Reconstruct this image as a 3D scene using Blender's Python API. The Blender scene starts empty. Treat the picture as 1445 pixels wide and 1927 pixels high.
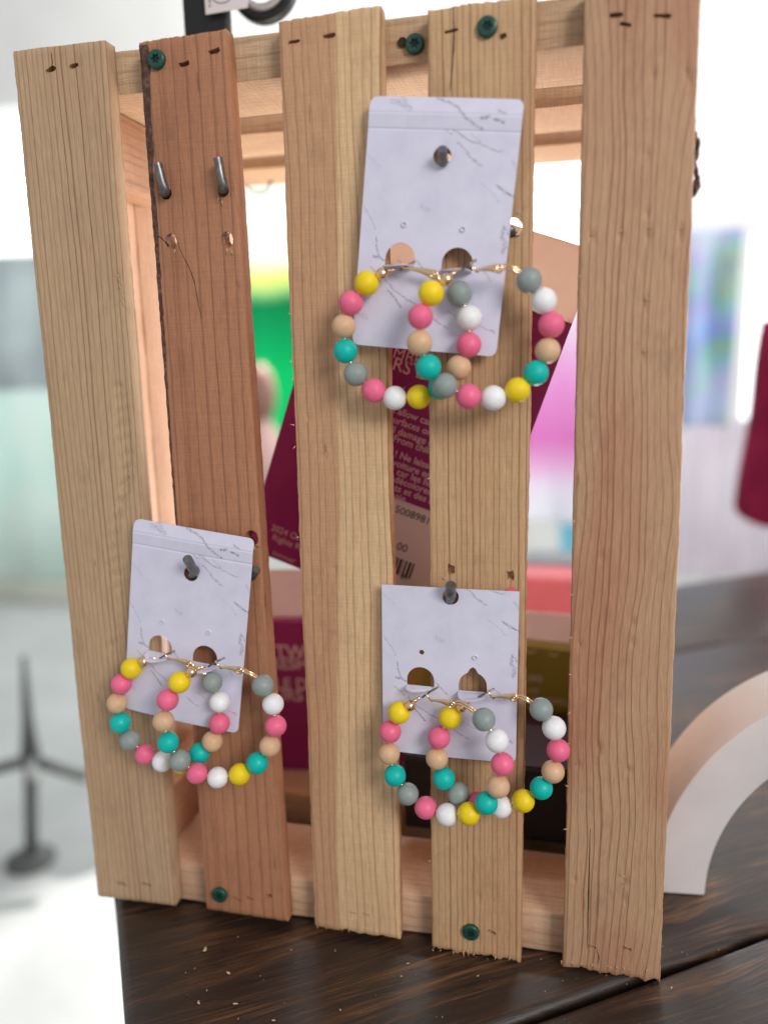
import bpy, bmesh, math, random
from mathutils import Vector, Matrix, noise
import numpy as np

sc = bpy.context.scene
COL = sc.collection
random.seed(7)

# ------------------------------------------------------------------ camera
# axes of the place (X along the crate front, Y into the scene, Z up) seen in
# camera coordinates, found from the vanishing points of the crate slats
RM = np.array([[0.97402737, 0.02096449, -0.22545771],
               [0.22518203, -0.19409354, 0.95478833],
               [-0.02374323, -0.98075899, -0.19377324]])
CAM = np.array([0.0, -0.321, 0.2725])
FPX, CX, CY = 1508.0, 722.5, 963.5

cam_d = bpy.data.cameras.new('camera')
cam = bpy.data.objects.new('camera', cam_d)
COL.objects.link(cam)
rx, ru, rb = RM[:, 0], -RM[:, 1], -RM[:, 2]
cam.matrix_world = Matrix([[rx[0], ru[0], rb[0], CAM[0]], [rx[1], ru[1], rb[1], CAM[1]],
                           [rx[2], ru[2], rb[2], CAM[2]], [0, 0, 0, 1]])
cam_d.sensor_fit = 'AUTO'
cam_d.sensor_width = 36
cam_d.lens = 36 * FPX / 1927
cam_d.clip_start = 0.01
cam_d.clip_end = 200
cam_d.dof.use_dof = True
cam_d.dof.focus_distance = 0.338
cam_d.dof.aperture_fstop = cam_d.lens / 8.2
sc.camera = cam

# ------------------------------------------------------------------ world and lamps
w = bpy.data.worlds.new('World')
sc.world = w
w.use_nodes = True
w.node_tree.nodes['Background'].inputs[0].default_value = (0.93, 0.96, 1.0, 1)
w.node_tree.nodes['Background'].inputs[1].default_value = 0.56


def area(name, loc, target, size, power, color, size_y=None):
    d = bpy.data.lights.new(name, 'AREA')
    d.energy = power
    d.color = color
    d.size = size
    if size_y:
        d.shape = 'RECTANGLE'
        d.size_y = size_y
    o = bpy.data.objects.new(name, d)
    COL.objects.link(o)
    o.location = loc
    o.rotation_euler = (Vector(target) - Vector(loc)).to_track_quat('-Z', 'Y').to_euler()
    return o


area('window_light_front', (1.3, -1.5, 1.15), (-0.08, 0, 0.2), 0.7, 29, (1.0, 0.97, 0.94), 0.7)
area('window_light_rear', (1.15, 1.15, 0.32), (-0.15, 0.1, 0.2), 0.9, 20, (1.0, 0.98, 0.97), 0.62)
area('background_fill_light', (-0.2, 1.5, 2.1), (-0.2, 3.2, 0.3), 2.2, 52, (1.0, 0.99, 0.97), 0.8)  # added fill lamp above the view, brightens the back wall and cloths
area('hidden_fill_behind_crate', (-0.09, 0.30, 0.012), (-0.095, 0.15, 0.38), 0.30, 3.0, (1.0, 0.95, 0.90), 0.10)  # added lamp hidden behind the packs, lights the undersides of the top boards
sp = bpy.data.lights.new('floor_spot', 'SPOT')
sp.energy = 420
sp.spot_size = math.radians(24)
sp.spot_blend = 0.6
sp.color = (1, 0.98, 0.94)
spo = bpy.data.objects.new('floor_spot', sp)
COL.objects.link(spo)
spo.location = (-0.55, 2.2, 1.2)
spo.rotation_euler = (Vector((-0.64, 0.66, -0.75)) - Vector(spo.location)).to_track_quat('-Z', 'Y').to_euler()

sc.view_settings.view_transform = 'Standard'
sc.view_settings.look = 'None'
sc.view_settings.exposure = 0
sc.view_settings.gamma = 1
sc.view_settings.use_curve_mapping = False
sc.cycles.use_denoising = True
sc.cycles.max_bounces = 8


# ------------------------------------------------------------------ helpers
def ray(p):
    return RM @ np.array([p[0] - CX, p[1] - CY, FPX])


def ony(px, py, y=0.0):
    r = ray((px, py))
    return Vector(CAM + r * (y - CAM[1]) / r[1])


def onz(px, py, z=0.0):
    r = ray((px, py))
    return Vector(CAM + r * (z - CAM[2]) / r[2])


def empty(name, loc, label, cat, group=None):
    o = bpy.data.objects.new(name, None)
    COL.objects.link(o)
    o.location = loc
    o.empty_display_size = 0.02
    tag(o, label, cat, group)
    return o


def tag(o, label=None, cat=None, group=None, kind=None):
    if label: o['label'] = label
    if cat: o['category'] = cat
    if group: o['group'] = group
    if kind: o['kind'] = kind
    return o


def wloc(o):
    v = Vector((0, 0, 0))
    while o is not None:
        v += Vector(o.location)
        o = o.parent
    return v


def link(me, name, mat, parent=None, origin=(0, 0, 0), smooth=False):
    """mesh in world coordinates -> object with its origin at `origin`"""
    org = Vector(origin)
    if org.length > 0:
        me.transform(Matrix.Translation(-org))
    o = bpy.data.objects.new(name, me)
    COL.objects.link(o)
    if mat: me.materials.append(mat)
    if parent is not None:
        o.parent = parent
        o.location = org - wloc(parent)
    else:
        o.location = org
    if smooth:
        me.polygons.foreach_set('use_smooth', [True] * len(me.polygons))
    me.update()
    return o


def mesh(verts, faces, name='m'):
    me = bpy.data.meshes.new(name)
    me.from_pydata([tuple(v) for v in verts], [], faces)
    bm = bmesh.new(); bm.from_mesh(me)
    bmesh.ops.recalc_face_normals(bm, faces=bm.faces)
    bm.to_mesh(me); bm.free()
    return me


def bm_mesh(bm):
    me = bpy.data.meshes.new('m')
    bmesh.ops.recalc_face_normals(bm, faces=bm.faces)
    bm.to_mesh(me); bm.free()
    return me


def box_me(x0, x1, y0, y1, z0, z1, bevel=0.0, seg=2):
    bm = bmesh.new()
    bmesh.ops.create_cube(bm, size=1)
    for v in bm.verts:
        v.co = Vector(((x0 + x1) / 2 + v.co.x * (x1 - x0), (y0 + y1) / 2 + v.co.y * (y1 - y0), (z0 + z1) / 2 + v.co.z * (z1 - z0)))
    if bevel:
        bmesh.ops.bevel(bm, geom=list(bm.edges), offset=bevel, segments=seg, affect='EDGES', profile=0.5)
    return bm_mesh(bm)


def tube_me(pts, r, n=10, caps=True, radii=None, flat=1.0, flat_dir=None):
    pts = [Vector(p) for p in pts]
    V, F = [], []
    up = None
    for i, p in enumerate(pts):
        a = pts[max(i - 1, 0)]; b = pts[min(i + 1, len(pts) - 1)]
        t = (b - a).normalized()
        if up is None:
            up = Vector((0, 0, 1)) if abs(t.z) < 0.9 else Vector((1, 0, 0))
            if flat_dir: up = Vector(flat_dir)
        s = t.cross(up).normalized(); up = s.cross(t).normalized()
        rr = radii[i] if radii else r
        for k in range(n):
            an = 2 * math.pi * k / n
            V.append(p + s * math.cos(an) * rr + up * math.sin(an) * rr * flat)
    for i in range(len(pts) - 1):
        for k in range(n):
            F.append((i * n + k, i * n + (k + 1) % n, (i + 1) * n + (k + 1) % n, (i + 1) * n + k))
    if caps:
        F.append(tuple(range(n))); F.append(tuple(range((len(pts) - 1) * n, len(pts) * n)))
    return mesh(V, F)


def lathe_me(profile, n, center, axis='z'):
    """profile: (radius, height) list"""
    V, F = [], []
    c = Vector(center)
    for r, h in profile:
        for k in range(n):
            a = 2 * math.pi * k / n
            if axis == 'z': V.append(c + Vector((r * math.cos(a), r * math.sin(a), h)))
            else: V.append(c + Vector((r * math.cos(a), h, r * math.sin(a))))
    for i in range(len(profile) - 1):
        for k in range(n):
            F.append((i * n + k, i * n + (k + 1) % n, (i + 1) * n + (k + 1) % n, (i + 1) * n + k))
    F.append(tuple(range(n))); F.append(tuple(range((len(profile) - 1) * n, len(profile) * n)))
    return mesh(V, F)


def sphere_me(c, r, u=24, v=14):
    bm = bmesh.new()
    bmesh.ops.create_uvsphere(bm, u_segments=u, v_segments=v, radius=r, matrix=Matrix.Translation(c))
    return bm_mesh(bm)


def catmull(pts, k=8):
    pts = [Vector(p) for p in pts]
    P = [pts[0] * 2 - pts[1]] + pts + [pts[-1] * 2 - pts[-2]]
    out = []
    for i in range(1, len(P) - 2):
        for j in range(k):
            t = j / k
            a, b, c, d = P[i - 1], P[i], P[i + 1], P[i + 2]
            out.append(0.5 * ((2 * b) + (c - a) * t + (2 * a - 5 * b + 4 * c - d) * t * t + (3 * b - a - 3 * c + d) * t ** 3))
    out.append(pts[-1])
    return out


def nz(*a):
    return noise.noise(Vector(a))


# ------------------------------------------------------------------ materials
class NT:
    def __init__(self, name):
        self.m = bpy.data.materials.new(name)
        self.m.use_nodes = True
        self.t = self.m.node_tree
        self.n = self.t.nodes
        self.b = self.n['Principled BSDF']

    def new(self, typ, **kw):
        x = self.n.new(typ)
        for k, v in kw.items(): setattr(x, k, v)
        return x

    def ln(self, a, b): self.t.links.new(a, b)

    def val(self, v, sock):
        if isinstance(v, (int, float)): sock.default_value = v
        else: self.ln(v, sock)

    def math(self, op, a, b=None, c=None, clamp=False):
        x = self.new('ShaderNodeMath', operation=op, use_clamp=clamp)
        self.val(a, x.inputs[0])
        if b is not None: self.val(b, x.inputs[1])
        if c is not None: self.val(c, x.inputs[2])
        return x.outputs[0]

    def vec(self, x, y, z):
        c = self.new('ShaderNodeCombineXYZ')
        for i, v in enumerate((x, y, z)): self.val(v, c.inputs[i])
        return c.outputs[0]

    def noise(self, v, scale=1.0, detail=3, rough=0.55):
        x = self.new('ShaderNodeTexNoise')
        self.ln(v, x.inputs['Vector'])
        x.inputs['Scale'].default_value = scale
        x.inputs['Detail'].default_value = detail
        x.inputs['Roughness'].default_value = rough
        return x.outputs['Fac']

    def rng(self, v, a, b, c=0.0, d=1.0, smooth=True):
        x = self.new('ShaderNodeMapRange')
        x.interpolation_type = 'SMOOTHSTEP' if smooth else 'LINEAR'
        self.val(v, x.inputs[0])
        for i, q in enumerate((a, b, c, d)): self.val(q, x.inputs[i + 1])
        return x.outputs[0]

    def ramp(self, v, stops):
        x = self.new('ShaderNodeValToRGB')
        self.ln(v, x.inputs[0])
        e = x.color_ramp.elements
        while len(e) < len(stops): e.new(0.5)
        for i, (p, c) in enumerate(stops):
            e[i].position = p
            e[i].color = (*c, 1) if not isinstance(c, (int, float)) else (c, c, c, 1)
        return x.outputs[0]

    def mix(self, f, a, b, mode='MIX'):
        x = self.new('ShaderNodeMix', data_type='RGBA', blend_type=mode)
        self.val(f, x.inputs[0])
        for v, s in ((a, x.inputs[6]), (b, x.inputs[7])):
            if isinstance(v, tuple): s.default_value = (*v, 1)
            else: self.ln(v, s)
        return x.outputs[2]

    def bump(self, h, strength, dist, normal=None):
        x = self.new('ShaderNodeBump')
        self.val(h, x.inputs['Height'])
        x.inputs['Strength'].default_value = strength
        x.inputs['Distance'].default_value = dist
        if normal is not None: self.ln(normal, x.inputs['Normal'])
        self.ln(x.outputs[0], self.b.inputs['Normal'])
        return x.outputs[0]

    def set(self, **kw):
        for k, v in kw.items():
            s = self.b.inputs[k.replace('_', ' ')]
            if isinstance(v, tuple): s.default_value = (*v, 1) if len(v) == 3 else v
            elif isinstance(v, (int, float)): s.default_value = v
            else: self.ln(v, s)
        return self.m


def simple(name, color, rough=0.5, metal=0.0, spec=0.5, var=0.06, scale=60, **kw):
    t = NT(name)
    tc = t.new('ShaderNodeTexCoord')
    f = t.noise(tc.outputs['Object'], scale, 4)
    k = t.rng(f, 0.3, 0.7, 1 - var, 1 + var, False)
    c = t.mix(1.0, tuple(color), t.vec(k, k, k), 'MULTIPLY')
    t.set(Base_Color=c, Roughness=rough, Metallic=metal, **kw)
    t.b.inputs['Specular IOR Level'].default_value = spec
    return t.m


def wood(name, light, dark, spacing=0.0025, cx=0.11, cy=0.05, wob=0.006, zf=5.0, contrast=0.75, red=(0.36, 0.17, 0.095),
         redamt=0.3, axis='z', seed=0.0, split=None, sharp=0.86, rough=0.6, bump=0.35, sawn=0.0, wave=0.0):
    t = NT(name)
    tc = t.new('ShaderNodeTexCoord')
    s = t.new('ShaderNodeSeparateXYZ')
    t.ln(tc.outputs['Object'], s.inputs[0])
    x, y, z = s.outputs
    if axis == 'x': x, z = z, x
    if axis == 'y': y, z = z, y
    zs = t.math('ADD', z, seed)
    n1 = t.noise(t.vec(t.math('MULTIPLY', x, 22), t.math('MULTIPLY', y, 22), t.math('MULTIPLY', zs, zf)), 1.0, 2)
    n2 = t.noise(t.vec(t.math('MULTIPLY', x, 160), t.math('MULTIPLY', y, 160), t.math('MULTIPLY', zs, 45)), 1.0, 2)
    xd = t.math('ADD', x, t.math('MULTIPLY', t.math('SUBTRACT', n1, 0.5), wob))
    xd = t.math('ADD', xd, t.math('MULTIPLY', t.math('SUBTRACT', n2, 0.5), 0.0007))
    if wave:
        xd = t.math('ADD', xd, t.math('MULTIPLY', t.math('SINE', t.math('MULTIPLY', zs, 42)), wave))
    dx = t.math('SUBTRACT', xd, cx); dy = t.math('SUBTRACT', y, cy)
    r = t.math('SQRT', t.math('ADD', t.math('MULTIPLY', dx, dx), t.math('MULTIPLY', dy, dy)))
    nr = t.noise(t.vec(t.math('MULTIPLY', r, 190), seed, 0.0), 1.0, 2)
    ph = t.math('ADD', t.math('DIVIDE', r, spacing), t.math('MULTIPLY', nr, 1.6))
    fr = t.math('FRACT', ph)
    ringid = t.math('FLOOR', ph)
    rk = t.noise(t.vec(t.math('MULTIPLY', ringid, 3.7), seed, 1.0), 1.0, 1)
    L = t.ramp(fr, [(0.0, 0.75), (0.06, 0.0), (0.5, 0.02), (sharp - 0.10, 0.10), (sharp + 0.04, 0.85), (0.985, 1.0)])
    L = t.math('MULTIPLY', L, t.rng(rk, 0.3, 0.7, 0.35, 1.15))
    fib = t.noise(t.vec(t.math('MULTIPLY', x, 1500), t.math('MULTIPLY', y, 1500), t.math('MULTIPLY', zs, 130)), 1.0, 4, 0.65)
    blot = t.noise(t.vec(t.math('MULTIPLY', x, 26), t.math('MULTIPLY', y, 26), t.math('MULTIPLY', zs, 9)), 1.0, 3)
    base = t.mix(t.math('MULTIPLY', t.rng(blot, 0.42, 0.68), redamt), light, red)
    if split is not None:
        edge = t.math('ADD', t.math('ADD', x, t.math('MULTIPLY', z, -0.030)), t.math('MULTIPLY', t.math('SUBTRACT', n1, 0.5), 0.012))
        base = t.mix(t.math('MULTIPLY', t.rng(edge, split - 0.0007, split + 0.0012, 1.0, 0.0), 0.62), base, red)
    col = t.mix(t.math('MULTIPLY', L, contrast, clamp=True), base, dark)
    k = t.rng(fib, 0.28, 0.72, 0.84, 1.13, False)
    col = t.mix(1.0, col, t.vec(k, k, k), 'MULTIPLY')
    # dark flecks and grime
    fl = t.noise(t.vec(t.math('MULTIPLY', x, 420), t.math('MULTIPLY', y, 420), t.math('MULTIPLY', zs, 55)), 1.0, 1)
    col = t.mix(t.math('MULTIPLY', t.rng(fl, 0.74, 0.80), 0.6), col, dark)
    gr = t.noise(t.vec(t.math('MULTIPLY', x, 60), t.math('MULTIPLY', y, 60), t.math('MULTIPLY', zs, 34)), 1.0, 5, 0.7)
    g = t.rng(gr, 0.5, 0.8, 1.0, 0.80)
    col = t.mix(1.0, col, t.vec(g, g, g), 'MULTIPLY')
    saw = t.noise(t.vec(t.math('MULTIPLY', x, 70), t.math('MULTIPLY', y, 70), t.math('MULTIPLY', zs, 1700)), 1.0, 2)
    if sawn:
        q = t.rng(saw, 0.35, 0.65, 1 - 0.09 * sawn, 1 + 0.04 * sawn)
        col = t.mix(1.0, col, t.vec(q, q, q), 'MULTIPLY')
    h = t.math('ADD', t.math('MULTIPLY', L, 0.5), t.math('ADD', fib, t.math('MULTIPLY', saw, 0.25 + 0.5 * sawn)))
    t.bump(h, bump, 0.0006)
    t.set(Base_Color=col, Roughness=rough)
    t.b.inputs['Specular IOR Level'].default_value = 0.3
    return t.m


LIGHT = (0.57, 0.385, 0.225)
W1 = wood('pine_olive', (0.52, 0.352, 0.208), (0.21, 0.088, 0.042), 0.0026, 0.10, 0.03, 0.006, 4, 0.92, redamt=0.18, seed=3.1, bump=0.45, sharp=0.89)
W2 = wood('pine_red_brown', (0.45, 0.205, 0.108), (0.19, 0.070, 0.038), 0.0046, 0.09, 0.045, 0.004, 4, 0.66, red=(0.32, 0.128, 0.070), redamt=0.5, seed=11.3, sawn=0.5, sharp=0.84, bump=0.5)
W3 = wood('pine_two_tone', (0.71, 0.475, 0.268), (0.31, 0.12, 0.05), 0.0036, 0.13, 0.02, 0.012, 5, 0.88, red=(0.45, 0.21, 0.115), redamt=0.2, seed=21.7, split=-0.004, sawn=0.45, sharp=0.92, bump=0.45)
W4 = wood('pine_straight', (0.58, 0.368, 0.198), (0.27, 0.095, 0.042), 0.0025, 0.12, 0.03, 0.004, 4, 0.95, red=(0.48, 0.24, 0.13), redamt=0.45, seed=37.9, sawn=0.3, sharp=0.89, bump=0.45)
W5 = wood('pine_wavy', (0.515, 0.312, 0.184), (0.25, 0.085, 0.042), 0.0026, -0.10, 0.05, 0.014, 8, 0.98, red=(0.43, 0.195, 0.112), redamt=0.7, seed=52.3, wave=0.0007, sharp=0.89, bump=0.45)
WB = wood('pine_board', (0.60, 0.41, 0.25), (0.40, 0.22, 0.11), 0.0024, 0.06, 0.09, 0.008, 5, 0.6, axis='x', seed=5.5, sawn=0.9, bump=0.8)
WBR = wood('pine_board_pinkish', (0.64, 0.42, 0.275), (0.42, 0.23, 0.13), 0.0030, 0.05, 0.08, 0.008, 5, 0.55, axis='x', seed=15.5, sawn=0.6)
WS = wood('pine_side', (0.66, 0.42, 0.265), (0.48, 0.26, 0.14), 0.0042, 0.03, 0.10, 0.008, 5, 0.5, seed=25.5, sawn=0.5)
WR = wood('pine_runner', (0.58, 0.345, 0.21), (0.38, 0.19, 0.10), 0.0035, 0.05, 0.07, 0.006, 5, 0.6, axis='y', seed=45.5, sawn=0.5)


def bark_mat():
    t = NT('bark')
    tc = t.new('ShaderNodeTexCoord')
    f = t.noise(tc.outputs['Object'], 380, 6, 0.7)
    f2 = t.noise(tc.outputs['Object'], 70, 3)
    c = t.ramp(f, [(0.3, (0.032, 0.016, 0.013)), (0.5, (0.10, 0.045, 0.032)), (0.68, (0.21, 0.11, 0.08))])
    t.bump(t.math('ADD', f, f2), 0.9, 0.0015)
    return t.set(Base_Color=c, Roughness=0.85)


BARK = bark_mat()
CRACK = simple('crack_dark', (0.035, 0.016, 0.010), 0.9)
SPLINT = simple('splinter_pale', (0.66, 0.46, 0.27), 0.7)
SCREW = simple('green_screw_paint', (0.004, 0.060, 0.040), 0.33, 0.0, 0.6, 0.25, 900)
RECESS = simple('drive_recess_dark', (0.003, 0.010, 0.008), 0.7)
STEEL = simple('zinc_wire', (0.20, 0.195, 0.19), 0.38, 0.85, 0.5, 0.3, 500)
GOLD = simple('rose_gold', (0.87, 0.60, 0.36), 0.17, 1.0, 0.5, 0.06, 300)
BEADC = {'Y': (0.90, 0.66, 0.012), 'P': (0.86, 0.155, 0.285), 'T': (0.70, 0.45, 0.27), 'E': (0.0, 0.50, 0.43),
         'G': (0.29, 0.335, 0.32), 'W': (0.88, 0.87, 0.88)}


def bead_mat(k, c):
    t = NT('silicone_' + k)
    tc = t.new('ShaderNodeTexCoord')
    oi = t.new('ShaderNodeObjectInfo')
    v = t.new('ShaderNodeVectorMath', operation='ADD')
    t.ln(tc.outputs['Object'], v.inputs[0]); t.ln(oi.outputs['Random'], v.inputs[1])
    f = t.noise(v.outputs[0], 260, 4, 0.6)
    f2 = t.noise(v.outputs[0], 2500, 2, 0.6)
    q = t.rng(f, 0.3, 0.75, 1.03, 0.90)
    t.set(Base_Color=t.mix(1.0, c, t.vec(q, q, q), 'MULTIPLY'), Roughness=t.rng(f, 0.3, 0.7, 0.36, 0.5, False))
    t.b.inputs['Subsurface Weight'].default_value = 0.12
    t.b.inputs['Subsurface Radius'].default_value = (1.0, 0.6, 0.5)
    t.b.inputs['Subsurface Scale'].default_value = 0.0012
    t.b.inputs['Specular IOR Level'].default_value = 0.35
    sz = t.new('ShaderNodeSeparateXYZ'); t.ln(tc.outputs['Object'], sz.inputs[0])
    seam = t.rng(t.math('ABSOLUTE', sz.outputs[2]), 0.00005, 0.00022)
    t.bump(t.math('ADD', t.math('MULTIPLY', f2, 0.25), t.math('MULTIPLY', seam, 0.6)), 0.25, 0.00012)
    return t.m


BEAD = {k: bead_mat(n, BEADC[k]) for k, n in dict(Y='yellow', P='pink', T='tan', E='teal', G='grey', W='white').items()}


def translucent(m, amount):
    nt = m.node_tree
    b = nt.nodes['Principled BSDF']; out = nt.nodes['Material Output']
    tr = nt.nodes.new('ShaderNodeBsdfTranslucent'); mx = nt.nodes.new('ShaderNodeMixShader')
    src = b.inputs['Base Color']
    if src.is_linked: nt.links.new(src.links[0].from_socket, tr.inputs['Color'])
    else: tr.inputs['Color'].default_value = src.default_value
    mx.inputs[0].default_value = amount
    nt.links.new(b.outputs[0], mx.inputs[1]); nt.links.new(tr.outputs[0], mx.inputs[2]); nt.links.new(mx.outputs[0], out.inputs[0])
    return m


# ------------------------------------------------------------------ structure: floor, back wall
def floor_mat():
    t = NT('pale_concrete')
    tc = t.new('ShaderNodeTexCoord')
    f = t.noise(tc.outputs['Object'], 3, 6, 0.6)
    c = t.ramp(f, [(0.3, (0.36, 0.37, 0.36)), (0.7, (0.50, 0.51, 0.50))])
    t.bump(f, 0.1, 0.01)
    return t.set(Base_Color=c, Roughness=0.45)


FZ = -0.75
tag(link(mesh([(-9, -4, FZ), (9, -4, FZ), (9, 12, FZ), (-9, 12, FZ)], [(0, 1, 2, 3)]), 'floor', floor_mat()), kind='structure')
WALLM = simple('white_wall_paint', (0.86, 0.845, 0.82), 0.7, var=0.04, scale=4)
WY = 3.2           # the wall with the glazed front
zt = ony(30, 200, WY).z      # top of the glazing
gl_x = ony(-250, 700, WY).x    # left end of the glazing
zt2 = ony(1420, 425, WY).z     # top of the smaller window
gl_x1 = ony(1215, 700, WY).x   # right end of the upper glazing
g2_x0 = ony(1400, 700, WY).x
g2_x1 = ony(1900, 700, WY).x
sill = FZ + 0.35
wall_bm = bmesh.new()


def addbox(bm, x0, x1, y0, y1, z0, z1):
    r = bmesh.ops.create_cube(bm, size=1)
    for v in r['verts']:
        v.co = Vector(((x0 + x1) / 2 + v.co.x * (x1 - x0), (y0 + y1) / 2 + v.co.y * (y1 - y0), (z0 + z1) / 2 + v.co.z * (z1 - z0)))


addbox(wall_bm, -7, 7, WY, WY + 0.2, zt, zt + 3.0)
addbox(wall_bm, -7, gl_x, WY, WY + 0.2, FZ, zt)
addbox(wall_bm, gl_x1, g2_x0, WY, WY + 0.2, FZ, zt)
addbox(wall_bm, g2_x1, 7, WY, WY + 0.2, FZ, zt)
addbox(wall_bm, gl_x, gl_x1, WY, WY + 0.2, FZ, sill)
addbox(wall_bm, g2_x0, g2_x1, WY, WY + 0.2, FZ, sill)
addbox(wall_bm, g2_x0, g2_x1, WY, WY + 0.2, zt2, zt)
wall = tag(link(bm_mesh(wall_bm), 'back_wall', WALLM), kind='structure')
PANE = NT('lit_window_pane')
PANE.set(Base_Color=(0.9, 0.95, 1.0), Roughness=0.1)
PANE.b.inputs['Emission Color'].default_value = (0.93, 0.98, 1.0, 1)
PANE.b.inputs['Emission Strength'].default_value = 1.9
FRAME = simple('window_frame_paint', (0.55, 0.56, 0.56), 0.5)
nP = 3
for i in range(nP):
    a = gl_x + (gl_x1 - gl_x) * i / nP
    b = gl_x + (gl_x1 - gl_x) * (i + 1) / nP
    link(box_me(a + 0.03, b - 0.03, WY + 0.09, WY + 0.11, sill + 0.03, zt - 0.02), 'window_pane', PANE.m, wall, ((a + b) / 2, WY + .1, 0.5))
    link(box_me(a - 0.03, a + 0.03, WY + 0.05, WY + 0.15, sill, zt), 'mullion', FRAME, wall, (a, WY + .1, 0.5))
link(box_me(g2_x0 + 0.02, g2_x1 - 0.02, WY + 0.09, WY + 0.11, sill + 0.03, zt2 - 0.02), 'window_pane', PANE.m, wall, ((g2_x0 + g2_x1) / 2, WY + .1, 0.5))


# ------------------------------------------------------------------ table
def table_mat():
    t = NT('dark_stained_wood')
    tc = t.new('ShaderNodeTexCoord')
    s = t.new('ShaderNodeSeparateXYZ'); t.ln(tc.outputs['Object'], s.inputs[0])
    oi = t.new('ShaderNodeObjectInfo')
    x, y, z = s.outputs
    sd = t.math('MULTIPLY', oi.outputs['Random'], 40)
    X = t.math('ADD', x, sd)
    wv = t.noise(t.vec(t.math('MULTIPLY', X, 5), t.math('MULTIPLY', y, 24), 0.0), 1.0, 2)
    yd = t.math('ADD', y, t.math('MULTIPLY', t.math('SUBTRACT', wv, 0.5), 0.03))
    a = t.noise(t.vec(t.math('MULTIPLY', X, 6), t.math('MULTIPLY', yd, 120), z), 1.0, 3, 0.6)
    b = t.noise(t.vec(t.math('MULTIPLY', X, 22), t.math('MULTIPLY', yd, 520), z), 1.0, 4, 0.65)
    c = t.noise(t.vec(t.math('MULTIPLY', X, 9), t.math('MULTIPLY', y, 20), z), 1.0, 4, 0.6)
    fine = t.noise(t.vec(t.math('MULTIPLY', X, 60), t.math('MULTIPLY', yd, 1500), z), 1.0, 3, 0.6)
    k = t.math('ADD', t.math('MULTIPLY', a, 0.36), t.math('ADD', t.math('MULTIPLY', b, 0.38), t.math('MULTIPLY', fine, 0.26)))
    col = t.ramp(k, [(0.38, (0.008, 0.005, 0.0045)), (0.49, (0.022, 0.012, 0.008)), (0.55, (0.070, 0.031, 0.013)), (0.63, (0.19, 0.085, 0.032))])
    col = t.mix(t.rng(c, 0.46, 0.60, 0.0, 0.75), col, (0.022, 0.0125, 0.0095))
    t.bump(t.math('ADD', b, t.math('MULTIPLY', a, 1.0)), 0.35, 0.0012)
    t.set(Base_Color=col, Roughness=t.rng(b, 0.3, 0.7, 0.30, 0.52, False))
    t.b.inputs['Specular IOR Level'].default_value = 0.5
    t.b.inputs['Coat Weight'].default_value = 0.25
    t.b.inputs['Coat Roughness'].default_value = 0.28
    return t.m


TM = table_mat()
ang = math.radians(34.2)
tdir = Vector((math.cos(ang), math.sin(ang), 0))
tn = Vector((-math.sin(ang), math.cos(ang), 0))
ledge = onz(216, 1700)
l0 = ledge.dot(tdir)                       # plank ends, along the planks
seam_n = onz(1250, 1822).dot(tn)
table = empty('wooden_table', (0.35, 0.25, FZ), 'dark brown stained wooden table of wide planks under the crate', 'table')
pw = 0.152
table_rot = Matrix.Rotation(ang, 4, 'Z')
for i in range(-2, 3):
    n0 = seam_n + i * pw + 0.0016
    n1 = seam_n + (i + 1) * pw - 0.0016
    if i == 2: n1 = 0.455
    L = 1.5
    bm = bmesh.new()
    bmesh.ops.create_cube(bm, size=1)
    for v in bm.verts:
        v.co = Vector((v.co.x * L, v.co.y * (n1 - n0), v.co.z * 0.035))
    bmesh.ops.subdivide_edges(bm, edges=[e for e in bm.edges if abs((e.verts[0].co - e.verts[1].co).x) > 0.5], cuts=40)
    bmesh.ops.bevel(bm, geom=[e for e in bm.edges if e.calc_face_angle(0) > 1.0], offset=0.0042, segments=3, affect='EDGES', profile=0.5)
    for v in bm.verts:
        q = 0.0007 * nz(v.co.x * 30, v.co.y * 3 + i * 9, v.co.z * 9)
        v.co.y += q * 1.5
        if abs(v.co.x) > L / 2 - 0.006: v.co.x += 0.0012 * nz(v.co.y * 90, i, 3.3)
    me = bm_mesh(bm)
    o = link(me, 'plank', TM, table, smooth=True)
    ctr = tdir * (l0 + L / 2) + tn * ((n0 + n1) / 2)
    o.location = Vector((ctr.x, ctr.y, -0.0176)) - wloc(table)
    o.rotation_euler = (0, 0, ang)
for a_, b_ in ((0.08, -0.2), (1.4, -0.2), (0.08, 0.39), (1.4, 0.39)):
    p = tdir * (l0 + a_) + tn * b_
    link(box_me(p.x - .03, p.x + .03, p.y - .03, p.y + .03, FZ, -0.036, 0.004), 'leg', TM, table, (p.x, p.y, FZ))

# ------------------------------------------------------------------ crate
crate = empty('wooden_crate', (-0.095, 0.1, 0.0), 'pale pine crate with five upright front slats standing on the dark table', 'crate')
T = 0.009
SLATS = [((-.2302, .4000), (-.1873, .3998), (-.1879, .0037), (-.2317, .0027)),
         ((-.1722, .3972), (-.1344, .3985), (-.1286, .0040), (-.1712, .0044)),
         ((-.1130, .3985), (-.0724, .4002), (-.0732, .0034), (-.1149, .0040)),
         ((-.0548, .3963), (-.0156, .3972), (-.0174, .0008), (-.0582, .0012)),
         ((.0013, .3969), (.0402, .3978), (.0428, .0006), (.0011, .0018))]
RAG = [(0.0, 0.0003), (0.0004, 0.0004), (0.0004, 0.0011), (0.0005, 0.0017), (0.0004, 0.0020)]   # top / bottom raggedness
SLATMATS = [W1, W2, W3, W4, W5]


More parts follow.
